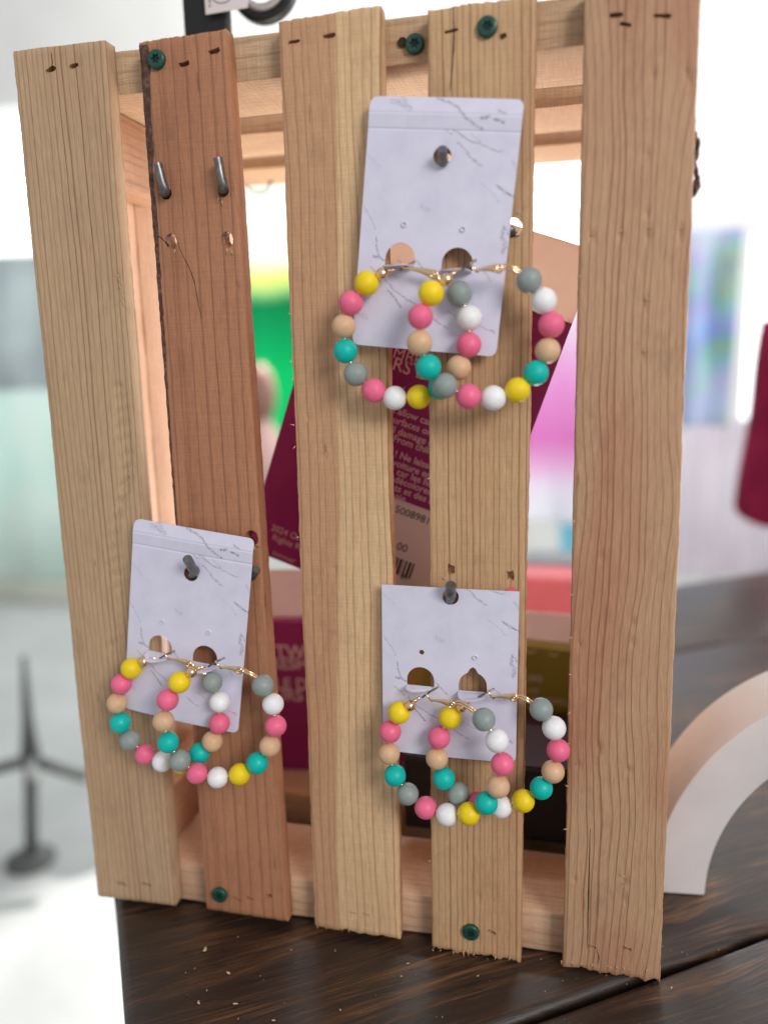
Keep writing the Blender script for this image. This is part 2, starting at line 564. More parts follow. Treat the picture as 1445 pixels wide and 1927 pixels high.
def slat_mesh(idx):
    tl, tr, br, bl = SLATS[idx]
    nx, nzr = 44, 260
    bev = 0.0011

    def front(u, v):        # u across 0..1, v up 0..1
        xa = bl[0] + (tl[0] - bl[0]) * v
        xb = br[0] + (tr[0] - br[0]) * v
        za = bl[1] + (br[1] - bl[1]) * u
        zb = tl[1] + (tr[1] - tl[1]) * u
        # edge waviness
        zz = za + (zb - za) * v
        e0 = 0.0005 * nz(zz * 14, idx * 7.1, 0) + 0.00028 * nz(zz * 160, idx * 3.3, 5) + 0.00018 * nz(zz * 700, idx, 9)
        e1 = 0.0005 * nz(zz * 14, idx * 5.7, 3) + 0.00028 * nz(zz * 160, idx * 4.1, 7) + 0.00018 * nz(zz * 700, idx, 2)
        xa += e0; xb += e1
        x = xa + (xb - xa) * u
        z = zz
        return x, z
    V = []
    us = [0.0, bev * 0.3 / 0.04, bev / 0.04] + [bev / 0.04 + (1 - 2 * bev / 0.04) * i / (nx - 5) for i in range(1, nx - 5)] + [1 - bev / 0.04, 1 - bev * 0.3 / 0.04, 1.0]
    nx = len(us)
    depth_in = {0: bev, 1: bev * 0.3, 2: 0.0, nx - 1: bev, nx - 2: bev * 0.3, nx - 3: 0.0}
    dents = DENTS.get(idx, [])
    for side in (0, 1):
        for j in range(nzr + 1):
            v = j / nzr
            for i, u in enumerate(us):
                x, z = front(u, v)
                # ragged ends
                kb = max(0.0, 1 - j / 3.0); kt = max(0.0, 1 - (nzr - j) / 3.0)
                if kb > 0:
                    f = nz(x * 260, idx * 2.2, side * 0.3) + 0.6 * nz(x * 900, idx, 4 + side)
                    z += kb * RAG[idx][1] * (f - 0.2)
                if kt > 0:
                    f = 0.6 * nz(x * 90, idx * 6.2, 8 + side * 0.3) + 0.7 * nz(x * 900, idx * 6.2, 8 + side * 0.3)
                    z += kt * (RAG[idx][0] + 0.0003) * f
                d = depth_in.get(i, 0.0)
                # soft rounding of the top and bottom ends
                if j == 0 or j == nzr: d = max(d, 0.0008)
                if side == 0:
                    y = d + 0.00010 * nz(x * 90, z * 30, idx)
                    if 0 < i < nx - 1:
                        for (dx_, dz_, w_, h_, dep) in dents:
                            q = ((x - dx_) / w_) ** 2 + ((z - dz_) / h_) ** 2
                            if q < 1: y += dep * (1 - q)
                        if idx == 0 and 3 < i < nx - 4: y += tear(x, z)
                else:
                    y = T - d
                V.append((x, y, z))
    F = []
    n1 = (nzr + 1) * nx
    for j in range(nzr):
        for i in range(nx - 1):
            a = j * nx + i
            F.append((a, a + 1, a + nx + 1, a + nx))
            F.append((n1 + a, n1 + a + nx, n1 + a + nx + 1, n1 + a + 1))
        a = j * nx
        F.append((a, a + nx, n1 + a + nx, n1 + a))
        a = j * nx + nx - 1
        F.append((a, n1 + a, n1 + a + nx, a + nx))
    for i in range(nx - 1):
        F.append((i, n1 + i, n1 + i + 1, i + 1))
        a = nzr * nx + i
        F.append((a, a + 1, n1 + a + 1, n1 + a))
    return mesh(V, F)


def tear(x, z):
    """chattered, torn grain running down the right half of the first slat"""
    c0 = -0.1905 - max(0.0, 0.262 - z) * 0.15
    if not (0.135 < z < 0.262): return 0.0
    d = abs(x - c0 - 0.0025 * math.sin(z * 90))
    wd = 0.0046 + 0.0030 * nz(z * 60, 3, 1)
    if d > wd: return 0.0
    k = (1 - d / wd) * (0.5 + 0.5 * math.sin((z - x * 0.6) * 1000 + 3 * nz(z * 80, 1, 1)))
    return 0.0020 * k * (0.6 + nz(z * 35, 5, 5))


DENTS = {}


def dent(idx, px, py, wpx, hpx, dep):
    p = ony(px, py, 0)
    DENTS.setdefault(idx, []).append((p.x, p.z, wpx / 4700 + 0.0004, hpx / 4700 + 0.0006, dep))


for px, py, h in ((1228, 140, 12), (1291, 137, 14), (1297, 150, 10), (1112, 445, 12), (1166, 442, 10), (1218, 443, 15), (1279, 438, 16), (1212, 572, 12), (1210, 670, 12),
                  (1217, 402, 6), (1216, 290, 7), (1190, 1172, 8), (1189, 1210, 10), (1092, 1215, 8), (1183, 1450, 9), (1088, 1440, 6), (1176, 1660, 9), (1175, 1695, 14), (1080, 1655, 6), (1130, 1050, 8), (1128, 1410, 14)):
    dent(4, px, py, 3.5, h, 0.0009)
for px, py, h in ((850, 940, 7), (900, 1690, 10), (955, 880, 6)):
    dent(3, px, py, 3, h, 0.0008)
for px, py, h in ((579, 785, 8), (612, 860, 10), (664, 816, 5), (683, 675, 6), (630, 1072, 6)):
    dent(2, px, py, 2.5, h, 0.0008)
for px, py, h in ((460, 1140, 12), (505, 1165, 16), (498, 715, 10), (447, 540, 8), (365, 1600, 8)):
    dent(1, px, py, 3, h, 0.0007)

# drilled hook holes, staple slots: (slat, px, py, radius) / (slat, px, py, w, h, angle)
HOLES = [(1, 312, 357, .0025), (1, 420, 352, .0025), (1, 322, 450, .0027), (1, 427, 447, .0027), (1, 474, 1014, .0031), (1, 474, 1078, .0026), (1, 366, 1078, .0025),
         (3, 838, 300, .0027), (3, 966, 424, .0031), (3, 850, 1114, .0031), (3, 962, 1120, .0028)]
SLOTS = [(0, 96, 133, 24, 9, .3), (0, 139, 126, 22, 8, .25), (0, 229, 1664, 22, 6, -.2), (0, 274, 1665, 24, 6, -.1),
         (1, 346, 122, 24, 9, .1), (1, 403, 98, 26, 11, .25), (1, 446, 1694, 18, 5, -.3), (1, 470, 1692, 15, 6, -.2), (1, 505, 1687, 15, 10, .2),
         (2, 553, 80, 26, 8, .05), (2, 620, 69, 28, 9, .05), (2, 663, 1719, 16, 4, -.15), (2, 687, 1722, 18, 4, -.2),
         (3, 849, 60, 28, 7, .1), (3, 946, 70, 15, 11, .3), (3, 925, 1756, 18, 9, -.4), (3, 849, 1073, 16, 24, 0), (3, 960, 1085, 16, 22, 0),
         (4, 1158, 30, 30, 11, -.1), (4, 1176, 48, 26, 9, -.2), (4, 1246, 32, 40, 10, -.15), (4, 1113, 1783, 20, 5, -.3), (4, 1178, 1787, 22, 8, -.25)]


def cutter(idx):
    bm = bmesh.new()
    for (s, px, py, r) in HOLES:
        if s != idx: continue
        p = ony(px, py, 0)
        n = 18
        A, B = [], []
        upw = 0.0018 if py < 900 else -0.0005
        for k in range(n):
            a = 2 * math.pi * k / n
            rr = r * (1 + 0.12 * nz(math.cos(a) * 2, math.sin(a) * 2, px * 0.1))
            A.append(bm.verts.new((p.x + rr * math.cos(a), -0.004, p.z - upw + rr * 1.25 * math.sin(a))))
            B.append(bm.verts.new((p.x + rr * math.cos(a), T + 0.004, p.z + upw + rr * 1.15 * math.sin(a))))
        for k in range(n):
            bm.faces.new((A[k], A[(k + 1) % n], B[(k + 1) % n], B[k]))
        bm.faces.new(A[::-1]); bm.faces.new(B)
    for (s, px, py, wd, ht, an) in SLOTS:
        if s != idx: continue
        p = ony(px, py, 0)
        sc_ = (ony(px + 10, py, 0) - p).length / 10
        n = 14
        A, B = [], []
        rs = random.Random(int(px * 7 + py))
        for k in range(n):
            a = 2 * math.pi * k / n
            ca, sa = math.cos(a), math.sin(a)
            ux = math.copysign(abs(ca) ** 0.5, ca) * wd / 2 * (1 + rs.uniform(-.12, .12))
            uz = math.copysign(abs(sa) ** 0.5, sa) * ht / 2 * (1 + rs.uniform(-.3, .35))
            x = (ux * math.cos(an) - uz * math.sin(an)) * sc_
            z = (ux * math.sin(an) + uz * math.cos(an)) * sc_
            A.append(bm.verts.new((p.x + x, -0.004, p.z + z)))
            B.append(bm.verts.new((p.x + x * 0.8, 0.0032, p.z + z * 0.7 + 0.0006)))
        for k in range(n):
            bm.faces.new((A[k], A[(k + 1) % n], B[(k + 1) % n], B[k]))
        bm.faces.new(A[::-1]); bm.faces.new(B)
    return bm_mesh(bm)


def boolean_cut(me, cut):
    a = bpy.data.objects.new('a', me); b = bpy.data.objects.new('b', cut)
    COL.objects.link(a); COL.objects.link(b)
    m = a.modifiers.new('b', 'BOOLEAN')
    m.operation = 'DIFFERENCE'; m.object = b; m.solver = 'EXACT'
    dg = bpy.context.evaluated_depsgraph_get()
    out = bpy.data.meshes.new_from_object(a.evaluated_get(dg))
    bpy.data.objects.remove(a); bpy.data.objects.remove(b)
    return out


SL = []
LBL = ['olive tan slat with torn grain', 'reddish brown slat with dark bark along its left edge', 'two-tone slat, red on its left half and pale on its right',
       'straight-grained tan slat', 'wide tan slat with wavy grain and a long crack at its foot']
for i in range(5):
    me = boolean_cut(slat_mesh(i), cutter(i))
    q = SLATS[i]
    org = ((q[0][0] + q[1][0]) / 2, 0.0045, 0.2)
    o = link(me, 'slat', SLATMATS[i], crate, org)
    me.polygons.foreach_set('use_smooth', [True] * len(me.polygons))
    me.set_sharp_from_angle(angle=math.radians(35))
    o['label'] = LBL[i]
    SL.append(o)

# bark on the left edge of the second slat
V, F = [], []
nb = 150
tl, tr, br, bl = SLATS[1]
for j in range(nb + 1):
    v = j / nb
    z = bl[1] + (tl[1] - bl[1]) * (0.30 + 0.697 * v)
    xe = bl[0] + (tl[0] - bl[0]) * (z - bl[1]) / (tl[1] - bl[1])
    wd = (0.0005 + 0.0042 * v ** 2) * (0.9 + 0.45 * nz(z * 45, 2, 2) + 0.2 * nz(z * 190, 2, 5)) * min(1, 0.2 + v * 4)
    if 0.95 < v: wd *= 0.9
    for k, (fx, fy) in enumerate(((1.0, 0.0004), (0.97, -0.0001), (0.6, -0.00025), (0.25, -0.0003), (0.06, 0.0), (0.0, 0.0010), (-0.03, 0.004), (0.0, 0.0085))):
        jx = 0.0004 * nz(z * 330, k * 2.1, 1.0)
        jy = 0.00025 * nz(z * 400, k * 1.7, 6.0)
        V.append((xe + wd * fx + jx, fy + (jy if 0 < k < 7 else 0), z))
for j in range(nb):
    for k in range(7):
        a = j * 8 + k
        F.append((a, a + 1, a + 9, a + 8))
link(mesh(V, F), 'bark', BARK, SL[1], (tl[0], 0.004, 0.25))

# bark lumps on the outer edge of the last slat
bm = bmesh.new()
rs = random.Random(4)
for k in range(10):
    p = ony(1308 + 5 * math.sin(k * 1.1), 258 + k * 11, 0.006)
    r = 0.0010 + 0.0009 * rs.random()
    m = Matrix.Translation((p.x, 0.0062 + 0.002 * rs.random(), p.z)) @ Matrix.Diagonal((0.75, 1, 1.5, 1))
    g = bmesh.ops.create_icosphere(bm, subdivisions=3, radius=r, matrix=m)
    for v in g['verts']:
        v.co += (v.co - m.translation) * 0.45 * nz(v.co.x * 700, v.co.y * 700, v.co.z * 700)
link(bm_mesh(bm), 'bark', BARK, SL[4], (0.043, 0.006, 0.34))


def crack(parent, pts, wpx):
    P = catmull([ony(a, b, -0.0000) for a, b in pts], 6)
    V, F = [], []
    for i, p in enumerate(P):
        k = i / (len(P) - 1)
        wd = wpx / 4500 * (0.25 + 0.75 * (1 - abs(2 * k - 1))) * (0.8 + 0.4 * nz(p.z * 300, 3, 3)) / 2
        jx = 0.00018 * nz(p.z * 420, 7, 1)
        V += [(p.x + jx - wd, -0.00013, p.z), (p.x + jx + wd, -0.00013, p.z), (p.x + jx + wd * .6, 0.0012, p.z), (p.x + jx - wd * .6, 0.0012, p.z)]
    for i in range(len(P) - 1):
        for k in range(4):
            F.append((i * 4 + k, i * 4 + (k + 1) % 4, i * 4 + 4 + (k + 1) % 4, i * 4 + 4 + k))
    F += [(0, 1, 2, 3), tuple(range(len(V) - 4, len(V)))]
    link(mesh(V, F), 'crack', CRACK, parent, ony(*pts[0], 0))


crack(SL[4], [(1110, 1560), (1108, 1640), (1106, 1720), (1105, 1784)], 3.0)
crack(SL[1], [(331, 445), (342, 475), (357, 505), (366, 530), (372, 562), (380, 600)], 1.7)
crack(SL[1], [(290, 438), (302, 446), (318, 462)], 3.0)
crack(SL[3], [(853, 12), (854, 60), (852, 110), (847, 170)], 3.6)
crack(SL[0], [(97, 98), (99, 118), (97, 132)], 2.2)
crack(SL[4], [(1122, 1786), (1126, 1800), (1124, 1815)], 2.0)
crack(SL[2], [(612, 835), (613, 850)], 1.6)

# small pale splinters at the ragged ends and edges
bm = {i: bmesh.new() for i in range(5)}
rs = random.Random(12)


def splinter(idx, px, py, lpx, an, y=-0.0002, wd=0.00022):
    p = ony(px, py, y)
    L = lpx / 4500
    d = Vector((math.cos(an), -0.15, math.sin(an))) * L
    s = Vector((-math.sin(an), 0, math.cos(an))) * wd
    b = bm[idx]
    vs = [b.verts.new(p + s), b.verts.new(p - s), b.verts.new(p + d * 0.6 - s * 0.6 + Vector((0, -0.0003, 0))), b.verts.new(p + d), b.verts.new(p + d * 0.6 + s * 0.6 + Vector((0, -0.0003, 0))),
          b.verts.new(p + Vector((0, 0.0004, 0)))]
    b.faces.new((vs[0], vs[1], vs[2], vs[3], vs[4])); b.faces.new((vs[0], vs[5], vs[3], vs[4])); b.faces.new((vs[1], vs[2], vs[3], vs[5])); b.faces.new((vs[0], vs[1], vs[5]))


for k in range(8): splinter(3, 815 + k * 21 + rs.uniform(-10, 10), 1786 + k * 2.3, rs.uniform(2, 9), -math.pi / 2 + rs.uniform(-.6, .6))
for k in range(9): splinter(4, 1064 + k * 18 + rs.uniform(-9, 9), 1808 + k * 2.2, rs.uniform(2, 10), -math.pi / 2 + rs.uniform(-.7, .7))
for k in range(7): splinter(2, 600 + k * 22 + rs.uniform(-10, 10), 1743 + k * 2.3, rs.uniform(2, 7), -math.pi / 2 + rs.uniform(-.5, .5))
for py in (555, 590, 680, 712, 800, 840, 1010, 1075, 1130): splinter(2, 536 + (py - 300) * 0.037 + rs.uniform(-1, 1), py, rs.uniform(4, 9), math.pi + rs.uniform(-1, 1), 0.0)
for py in (520, 740, 980, 1120, 1200, 1270, 1340, 1400, 1480, 1560): splinter(4, 1097 - (py - 300) * 0.0235, py, rs.uniform(4, 9), math.pi + rs.uniform(-1, 1), 0.0)
for py in (900, 1180, 1350, 1500, 1620): splinter(3, 806 + (py - 700) * 0.005, py, rs.uniform(3, 7), math.pi + rs.uniform(-1, 1), 0.0)
for px, py, l, a in ((1112, 440, 7, .1), (1166, 436, 7, .6), (1218, 428, 7, .2), (1279, 430, 7, .3), (1215, 563, 6, .2), (1210, 660, 6, .2), (1176, 1650, 12, 2.6), (1170, 1665, 10, .8), (1150, 1822, 12, 2.4), (1140, 1818, 10, .5), (1084, 1438, 6, .3)):
    splinter(4, px, py, l, a, -0.0003, 0.0003)
for px, py, l, a in ((985, 395, 12, .9), (972, 402, 8, .3), (840, 1090, 10, 2.6), (872, 1790, 16, -1.5), (880, 1788, 14, -1.4), (918, 1752, 10, .5)):
    splinter(3, px, py, l, a, -0.0003, 0.0003)
for px, py, l, a in ((482, 1024, 12, -.6), (478, 1030, 9, -1.2), (412, 372, 12, -1.9), (418, 378, 10, -1.4), (428, 468, 12, -1.6), (436, 472, 9, -1.2), (330, 470, 8, -1.7)):
    splinter(1, px, py, l, a, -0.0003, 0.0003)
for k in range(8): splinter(0, 225 + 1.0 * k + rs.uniform(-4, 4), 520 + k * 8, rs.uniform(5, 10), rs.uniform(1, 2.2), -0.0003, 0.0003)
for i in range(5):
    if len(bm[i].verts): link(bm_mesh(bm[i]), 'splinters', SPLINT, SL[i], (SLATS[i][2][0], 0, 0.02))['kind'] = 'stuff'
    else: bm[i].free()


# boards running across: three on top, three below
def rough_board(x0, x1, y0, y1, z0, z1, seed, cuts=60, amp=0.0005):
    b = bmesh.new()
    bmesh.ops.create_cube(b, size=1)
    for v in b.verts:
        v.co = Vector(((x0 + x1) / 2 + v.co.x * (x1 - x0), (y0 + y1) / 2 + v.co.y * (y1 - y0), (z0 + z1) / 2 + v.co.z * (z1 - z0)))
    ax = max(range(3), key=lambda k: (x1 - x0, y1 - y0, z1 - z0)[k])
    L = (x1 - x0, y1 - y0, z1 - z0)[ax]
    bmesh.ops.subdivide_edges(b, edges=[e for e in b.edges if abs((e.verts[0].co - e.verts[1].co)[ax]) > L * 0.9], cuts=cuts)
    bmesh.ops.bevel(b, geom=[e for e in b.edges if e.calc_face_angle(0) > 1.0], offset=0.0009, segments=2, affect='EDGES', profile=0.5)
    for v in b.verts:
        t_ = v.co[ax]
        a = amp * nz(t_ * 40, v.co[(ax + 1) % 3] * 60, seed) + amp * 0.5 * nz(t_ * 260, v.co[(ax + 2) % 3] * 60, seed + 3)
        v.co[(ax + 1) % 3] += a
        v.co[(ax + 2) % 3] += amp * nz(t_ * 40, 8.0, seed + 1)
    return bm_mesh(b)


for k, (y0, y1) in enumerate(((T + .0003, .055), (.083, .128), (.155, .200))):
    me = rough_board(-.2285, .0395, y0, y1, .3815, .3985 + (0.001 if k else 0), k * 3.0)
    link(me, 'top_board', WB, crate, (-.095, (y0 + y1) / 2, .39), True).data.set_sharp_from_angle(angle=0.6)
    me = rough_board(-.2285, .0405, y0, y1, .0006, .0208, k * 5.0 + 2)
    link(me, 'bottom_board', (WBR, WB, WBR)[k], crate, (-.095, (y0 + y1) / 2, .01), True).data.set_sharp_from_angle(angle=0.6)
for sx, (xa, xb) in enumerate(((-.2295, -.2195), (.0315, .0402))):
    for k, (y0, y1) in enumerate(((T + .0005, .071), (.0715, .134), (.1345, .199))):
        me = rough_board(xa, xb, y0, y1, .0212, .3810, k * 2.0 + sx * 9)
        link(me, 'side_board', WS, crate, ((xa + xb) / 2, (y0 + y1) / 2, .2), True).data.set_sharp_from_angle(angle=0.6)
    xr0, xr1 = ((-.2193, -.2000), (.0180, .0313))[sx]
    for (z0, z1) in ((.0212, .052), (.350, .3812)):
        me = rough_board(xr0, xr1, T + .0008, .082 if (sx == 0 and z0 > .1) else .198, z0, z1, z0 * 40 + sx)
        link(me, 'runner', WR, crate, ((xr0 + xr1) / 2, .1, (z0 + z1) / 2), True).data.set_sharp_from_angle(angle=0.6)


# screws with six-lobed drive
def screw(px, py, y, parent, name='screw', r=.0037):
    p = ony(px, py, y)
    n = 48
    V, F = [], []

    def ring(fr, yy):
        for k in range(n):
            a = 2 * math.pi * k / n
            q = fr(a)
            V.append((p.x + q * math.cos(a), y + yy, p.z + q * math.sin(a)))
    star = lambda a: r * (0.43 + 0.10 * math.cos(6 * a + 0.4))
    for fr, yy in ((lambda a: r, 0.0002), (lambda a: r, -0.0011), (lambda a: r * .96, -0.0016), (lambda a: r * .87, -0.0019), (lambda a: r * .66, -0.0020), (star, -0.0019), (lambda a: star(a) * .97, -0.0003)):
        ring(fr, yy)
    for j in range(6):
        for k in range(n):
            F.append((j * n + k, j * n + (k + 1) % n, (j + 1) * n + (k + 1) % n, (j + 1) * n + k))
    F.append(tuple(range(6 * n, 7 * n)))
    o = link(mesh(V, F), name, SCREW, parent, p, True)
    o.data.set_sharp_from_angle(angle=0.9)
    V2 = []
    for q, yy in ((1.0, -.0012), (1.0, -.0005)):
        for k in range(n):
            a = 2 * math.pi * k / n
            V2.append((p.x + star(a) * .985 * q * math.cos(a), y + yy, p.z + star(a) * .985 * q * math.sin(a)))
    link(mesh(V2, [(k, (k + 1) % n, n + (k + 1) % n, n + k) for k in range(n)] + [tuple(range(n)), tuple(range(2 * n - 1, n - 1, -1))]), 'drive_recess', RECESS, o, p)
    return o


screw(297, 113, 0, crate); screw(917, 52, 0, crate); screw(781, 84, T, crate); screw(415, 1682, 0, crate, r=.0039); screw(886, 1752, 0, crate, r=.0039)
# plugged nail hole beside the screw on the top board
p = ony(757, 80, T)
link(lathe_me([(.0019, -.0002), (.0017, -.0006), (.0012, -.0002), (.0002, .0004)], 16, (p.x, T, p.z), 'y'), 'nail_hole', CRACK, crate, p)


# bent wire hooks
def hook(px, py, tx, ty, y_out=-0.0045, y_tip=-0.0052, r=.0018):
    b = ony(px, py, 0)
    t_ = ony(tx, ty, y_tip)
    el = ony(px, py, y_out)
    pts = [Vector((b.x, 0.010, b.z + .0008)), Vector((b.x, 0.002, b.z)), Vector((b.x, y_out * .45, b.z - .0004)),
           el.lerp(t_, 0.08) + Vector((0, .0004, 0)), el.lerp(t_, .35) + Vector((0, -.0003, 0)), el.lerp(t_, .7), t_]
    P = catmull(pts, 6)
    o = link(tube_me(P, r, 14), 'hook', STEEL, crate, b, True)
    o.data.set_sharp_from_angle(angle=0.8)
    return o


hook(312, 362, 297, 308)
hook(422, 356, 410, 297)
hook(834, 306, 832, 280, -0.0075, -0.0125)
hook(368, 1077, 353, 1052, -0.0075, -0.0165, .0021)
hook(848, 1124, 848, 1101, -0.0070, -0.0120, .0022)
hook(476, 1082, 483, 1072, -0.0012, -0.0035, .0019)
hook(962, 434, 959, 430, -0.0006, -0.0012, .0015)

# ------------------------------------------------------------------ marble cards
# px on the first card -> local mm on the card (a: right, b: down)
CW, CH = 0.0572, 0.0915


class CardFrame:
    def __init__(self, tl, angle, tilt, y):
        self.o = ony(tl[0], tl[1], y)
        ca, sa = math.cos(angle), math.sin(angle)
        self.ex = Vector((ca, 0, sa))
        dn = Vector((sa, 0, -ca))
        self.ez = (dn * math.cos(tilt) + Vector((0, -1, 0)) * math.sin(tilt)).normalized()
        self.en = self.ex.cross(self.ez).normalized()      # towards viewer?
        if self.en.y > 0: self.en = -self.en

    def p(self, a, b, h=0.0): return self.o + self.ex * a + self.ez * b + self.en * h

    def local(self, px, py):
        r = Vector(ray((px, py))); c = Vector(CAM)
        t_ = (self.o - c).dot(self.en) / r.dot(self.en)
        q = c + r * t_ - self.o
        return q.dot(self.ex), q.dot(self.ez)


F1 = CardFrame((697, 179), math.radians(-6.2), math.radians(0.5), -0.0058)
F2 = CardFrame((252, 976), math.radians(-7.9), math.radians(1.0), -0.0060)
F3 = CardFrame((718, 1100), math.radians(-0.6), math.radians(1.2), -0.0052)
HOLE = F1.local(832, 294)
DIMP = [F1.local(761, 423), F1.local(871, 432)]
NOTCH = [(F1.local(755, 457), F1.local(753, 500)), (F1.local(862, 466), F1.local(860, 510))]
VEINS = [([(823, 184), (845, 192), (862, 203), (875, 221), (893, 236), (908, 243)], .8, .65), ([(853, 244), (866, 252), (880, 264), (905, 271), (925, 281), (944, 285)], .6, .6),
         ([(861, 268), (874, 280), (885, 297), (906, 313)], .7, .55), ([(935, 350), (950, 361), (968, 371)], .9, .85), ([(906, 223), (921, 219)], 1.0, .9), ([(932, 225), (948, 231)], .9, .85),
         ([(938, 209), (952, 215)], .7, .6), ([(963, 305), (976, 325)], .8, .35), ([(708, 446), (708, 462), (711, 476), (716, 486)], .55, .75), ([(703, 482), (713, 484), (724, 491)], .8, .9),
         ([(685, 388), (697, 410), (707, 432)], .5, .4), ([(698, 502), (706, 511), (716, 522)], .5, .7), ([(731, 548), (742, 560), (754, 577)], .7, .9), ([(725, 527), (745, 549), (770, 566), (786, 575)], .5, .7),
         ([(814, 598), (830, 612), (842, 618)], .5, .6), ([(842, 585), (860, 598)], .4, .4), ([(948, 428), (944, 445), (950, 458), (946, 476)], 1.3, .6), ([(951, 430), (956, 440)], .9, .4),
         ([(738, 190), (752, 193), (771, 204)], 2.0, .4), ([(752, 178), (764, 190)], 1.5, .35), ([(900, 612), (916, 620), (931, 626)], .6, .55), ([(905, 345), (925, 362), (940, 382)], .4, .3),
         ([(783, 490), (796, 505), (806, 518)], .5, .7), ([(672, 588), (690, 597)], 1.6, .25), ([(885, 252), (905, 268)], .4, .4), ([(795, 388), (806, 396)], 1.6, .22), ([(690, 290), (712, 312)], 1.4, .15),
         ([(905, 505), (925, 530)], .6, .35), ([(840, 245), (850, 252)], .8, .4)]


def card_mat():
    t = NT('marble_card')
    uv = t.new('ShaderNodeUVMap')
    P = uv.outputs[0]      # in units of 10 cm, v measured down
    n1 = t.new('ShaderNodeTexNoise'); t.ln(P, n1.inputs['Vector'])
    n1.inputs['Scale'].default_value = 55; n1.inputs['Detail'].default_value = 4; n1.inputs['Roughness'].default_value = 0.7
    off = t.new('ShaderNodeVectorMath', operation='MULTIPLY_ADD')
    t.ln(n1.outputs['Color'], off.inputs[0]); off.inputs[1].default_value = (0.022, 0.022, 0); off.inputs[2].default_value = (-0.011, -0.011, 0)
    add = t.new('ShaderNodeVectorMath', operation='ADD'); t.ln(P, add.inputs[0]); t.ln(off.outputs[0], add.inputs[1])
    PD = add.outputs[0]
    total = None
    brk = t.noise(P, 130, 3, 0.7)
    for pts, wd, st in VEINS:
        loc = [F1.local(*q) for q in pts]
        for (A, B) in zip(loc[:-1], loc[1:]):
            A = Vector((A[0] * 10, A[1] * 10, 0)); B = Vector((B[0] * 10, B[1] * 10, 0))
            D = B - A
            s1 = t.new('ShaderNodeVectorMath', operation='SUBTRACT'); t.ln(PD, s1.inputs[0]); s1.inputs[1].default_value = A
            d = t.new('ShaderNodeVectorMath', operation='DOT_PRODUCT'); t.ln(s1.outputs[0], d.inputs[0]); d.inputs[1].default_value = D / max(D.length_squared, 1e-9)
            c = t.math('ADD', d.outputs['Value'], 0.0, clamp=True)
            s2 = t.new('ShaderNodeVectorMath', operation='SCALE'); s2.inputs[0].default_value = D; t.ln(c, s2.inputs['Scale'])
            s3 = t.new('ShaderNodeVectorMath', operation='DISTANCE'); t.ln(s1.outputs[0], s3.inputs[0]); t.ln(s2.outputs[0], s3.inputs[1])
            m = t.rng(s3.outputs['Value'], wd * 0.0015, wd * 0.0015 + 0.0065 * wd + .001, st, 0.0)
            total = m if total is None else t.math('MAXIMUM', total, m)
    total = t.math('MULTIPLY', total, t.rng(brk, 0.38, 0.62, 0.12, 0.95))
    cl = t.noise(P, 9, 4, 0.6)
    fc = t.noise(P, 40, 4, 0.6)
    base = t.ramp(cl, [(0.30, (0.64, 0.615, 0.75)), (0.5, (0.685, 0.66, 0.795)), (0.7, (0.72, 0.695, 0.82))])
    base = t.mix(t.rng(fc, 0.60, 0.80, 0.0, 0.10), base, (0.50, 0.48, 0.57))
    col = t.mix(total, base, (0.075, 0.068, 0.085))
    t.set(Base_Color=col, Roughness=0.36)
    t.b.inputs['Specular IOR Level'].default_value = 0.45
    return t.m


CARD = card_mat()
CARDBACK = CARD


def round_poly(pts, r, n=6, which=(1, 1, 1, 1)):
    out = []
    m = len(pts)
    for i in range(m):
        p = Vector(pts[i]); a = Vector(pts[i - 1]); b = Vector(pts[(i + 1) % m])
        if not which[i]:
            out.append(p); continue
        u = (a - p).normalized(); v = (b - p).normalized()
        p0, p1 = p + u * r, p + v * r
        for k in range(n + 1):
            t_ = k / n
            out.append(p0 * (1 - t_) ** 2 + p * 2 * t_ * (1 - t_) + p1 * t_ ** 2)
    return out


def flat_with_holes(outer, holes, thick):
    cu = bpy.data.curves.new('c', 'CURVE')
    cu.dimensions = '2D'; cu.fill_mode = 'BOTH'; cu.extrude = thick / 2
    for poly in [outer] + holes:
        s = cu.splines.new('POLY'); s.points.add(len(poly) - 1)
        for i, p in enumerate(poly): s.points[i].co = (p[0], p[1], 0, 1)
        s.use_cyclic_u = True
    o = bpy.data.objects.new('c', cu); COL.objects.link(o)
    me = bpy.data.meshes.new_from_object(o.evaluated_get(bpy.context.evaluated_depsgraph_get()))
    bpy.data.objects.remove(o)
    return me


def circle(c, r, n=24): return [(c[0] + r * math.cos(2 * math.pi * k / n), c[1] + r * math.sin(2 * math.pi * k / n)) for k in range(n)]


NW = 0.0059      # half width of the notch


def notch_poly(top, bot, ogee=False):
    cx_ = (top[0] + bot[0]) / 2
    yt, yb = top[1], bot[1]
    pts = [(cx_ - NW, yb)]
    for k in range(17):
        a = math.pi - math.pi * k / 16
        dx_, dy_ = NW * math.cos(a), -NW * math.sin(a)
        y_ = yt + NW + dy_
        if ogee and abs(dx_) < 0.0022: y_ -= 0.0022 * (1 - (dx_ / 0.0022) ** 2)
        pts.append((cx_ + dx_, y_))
    pts.append((cx_ + NW, yb))
    return pts


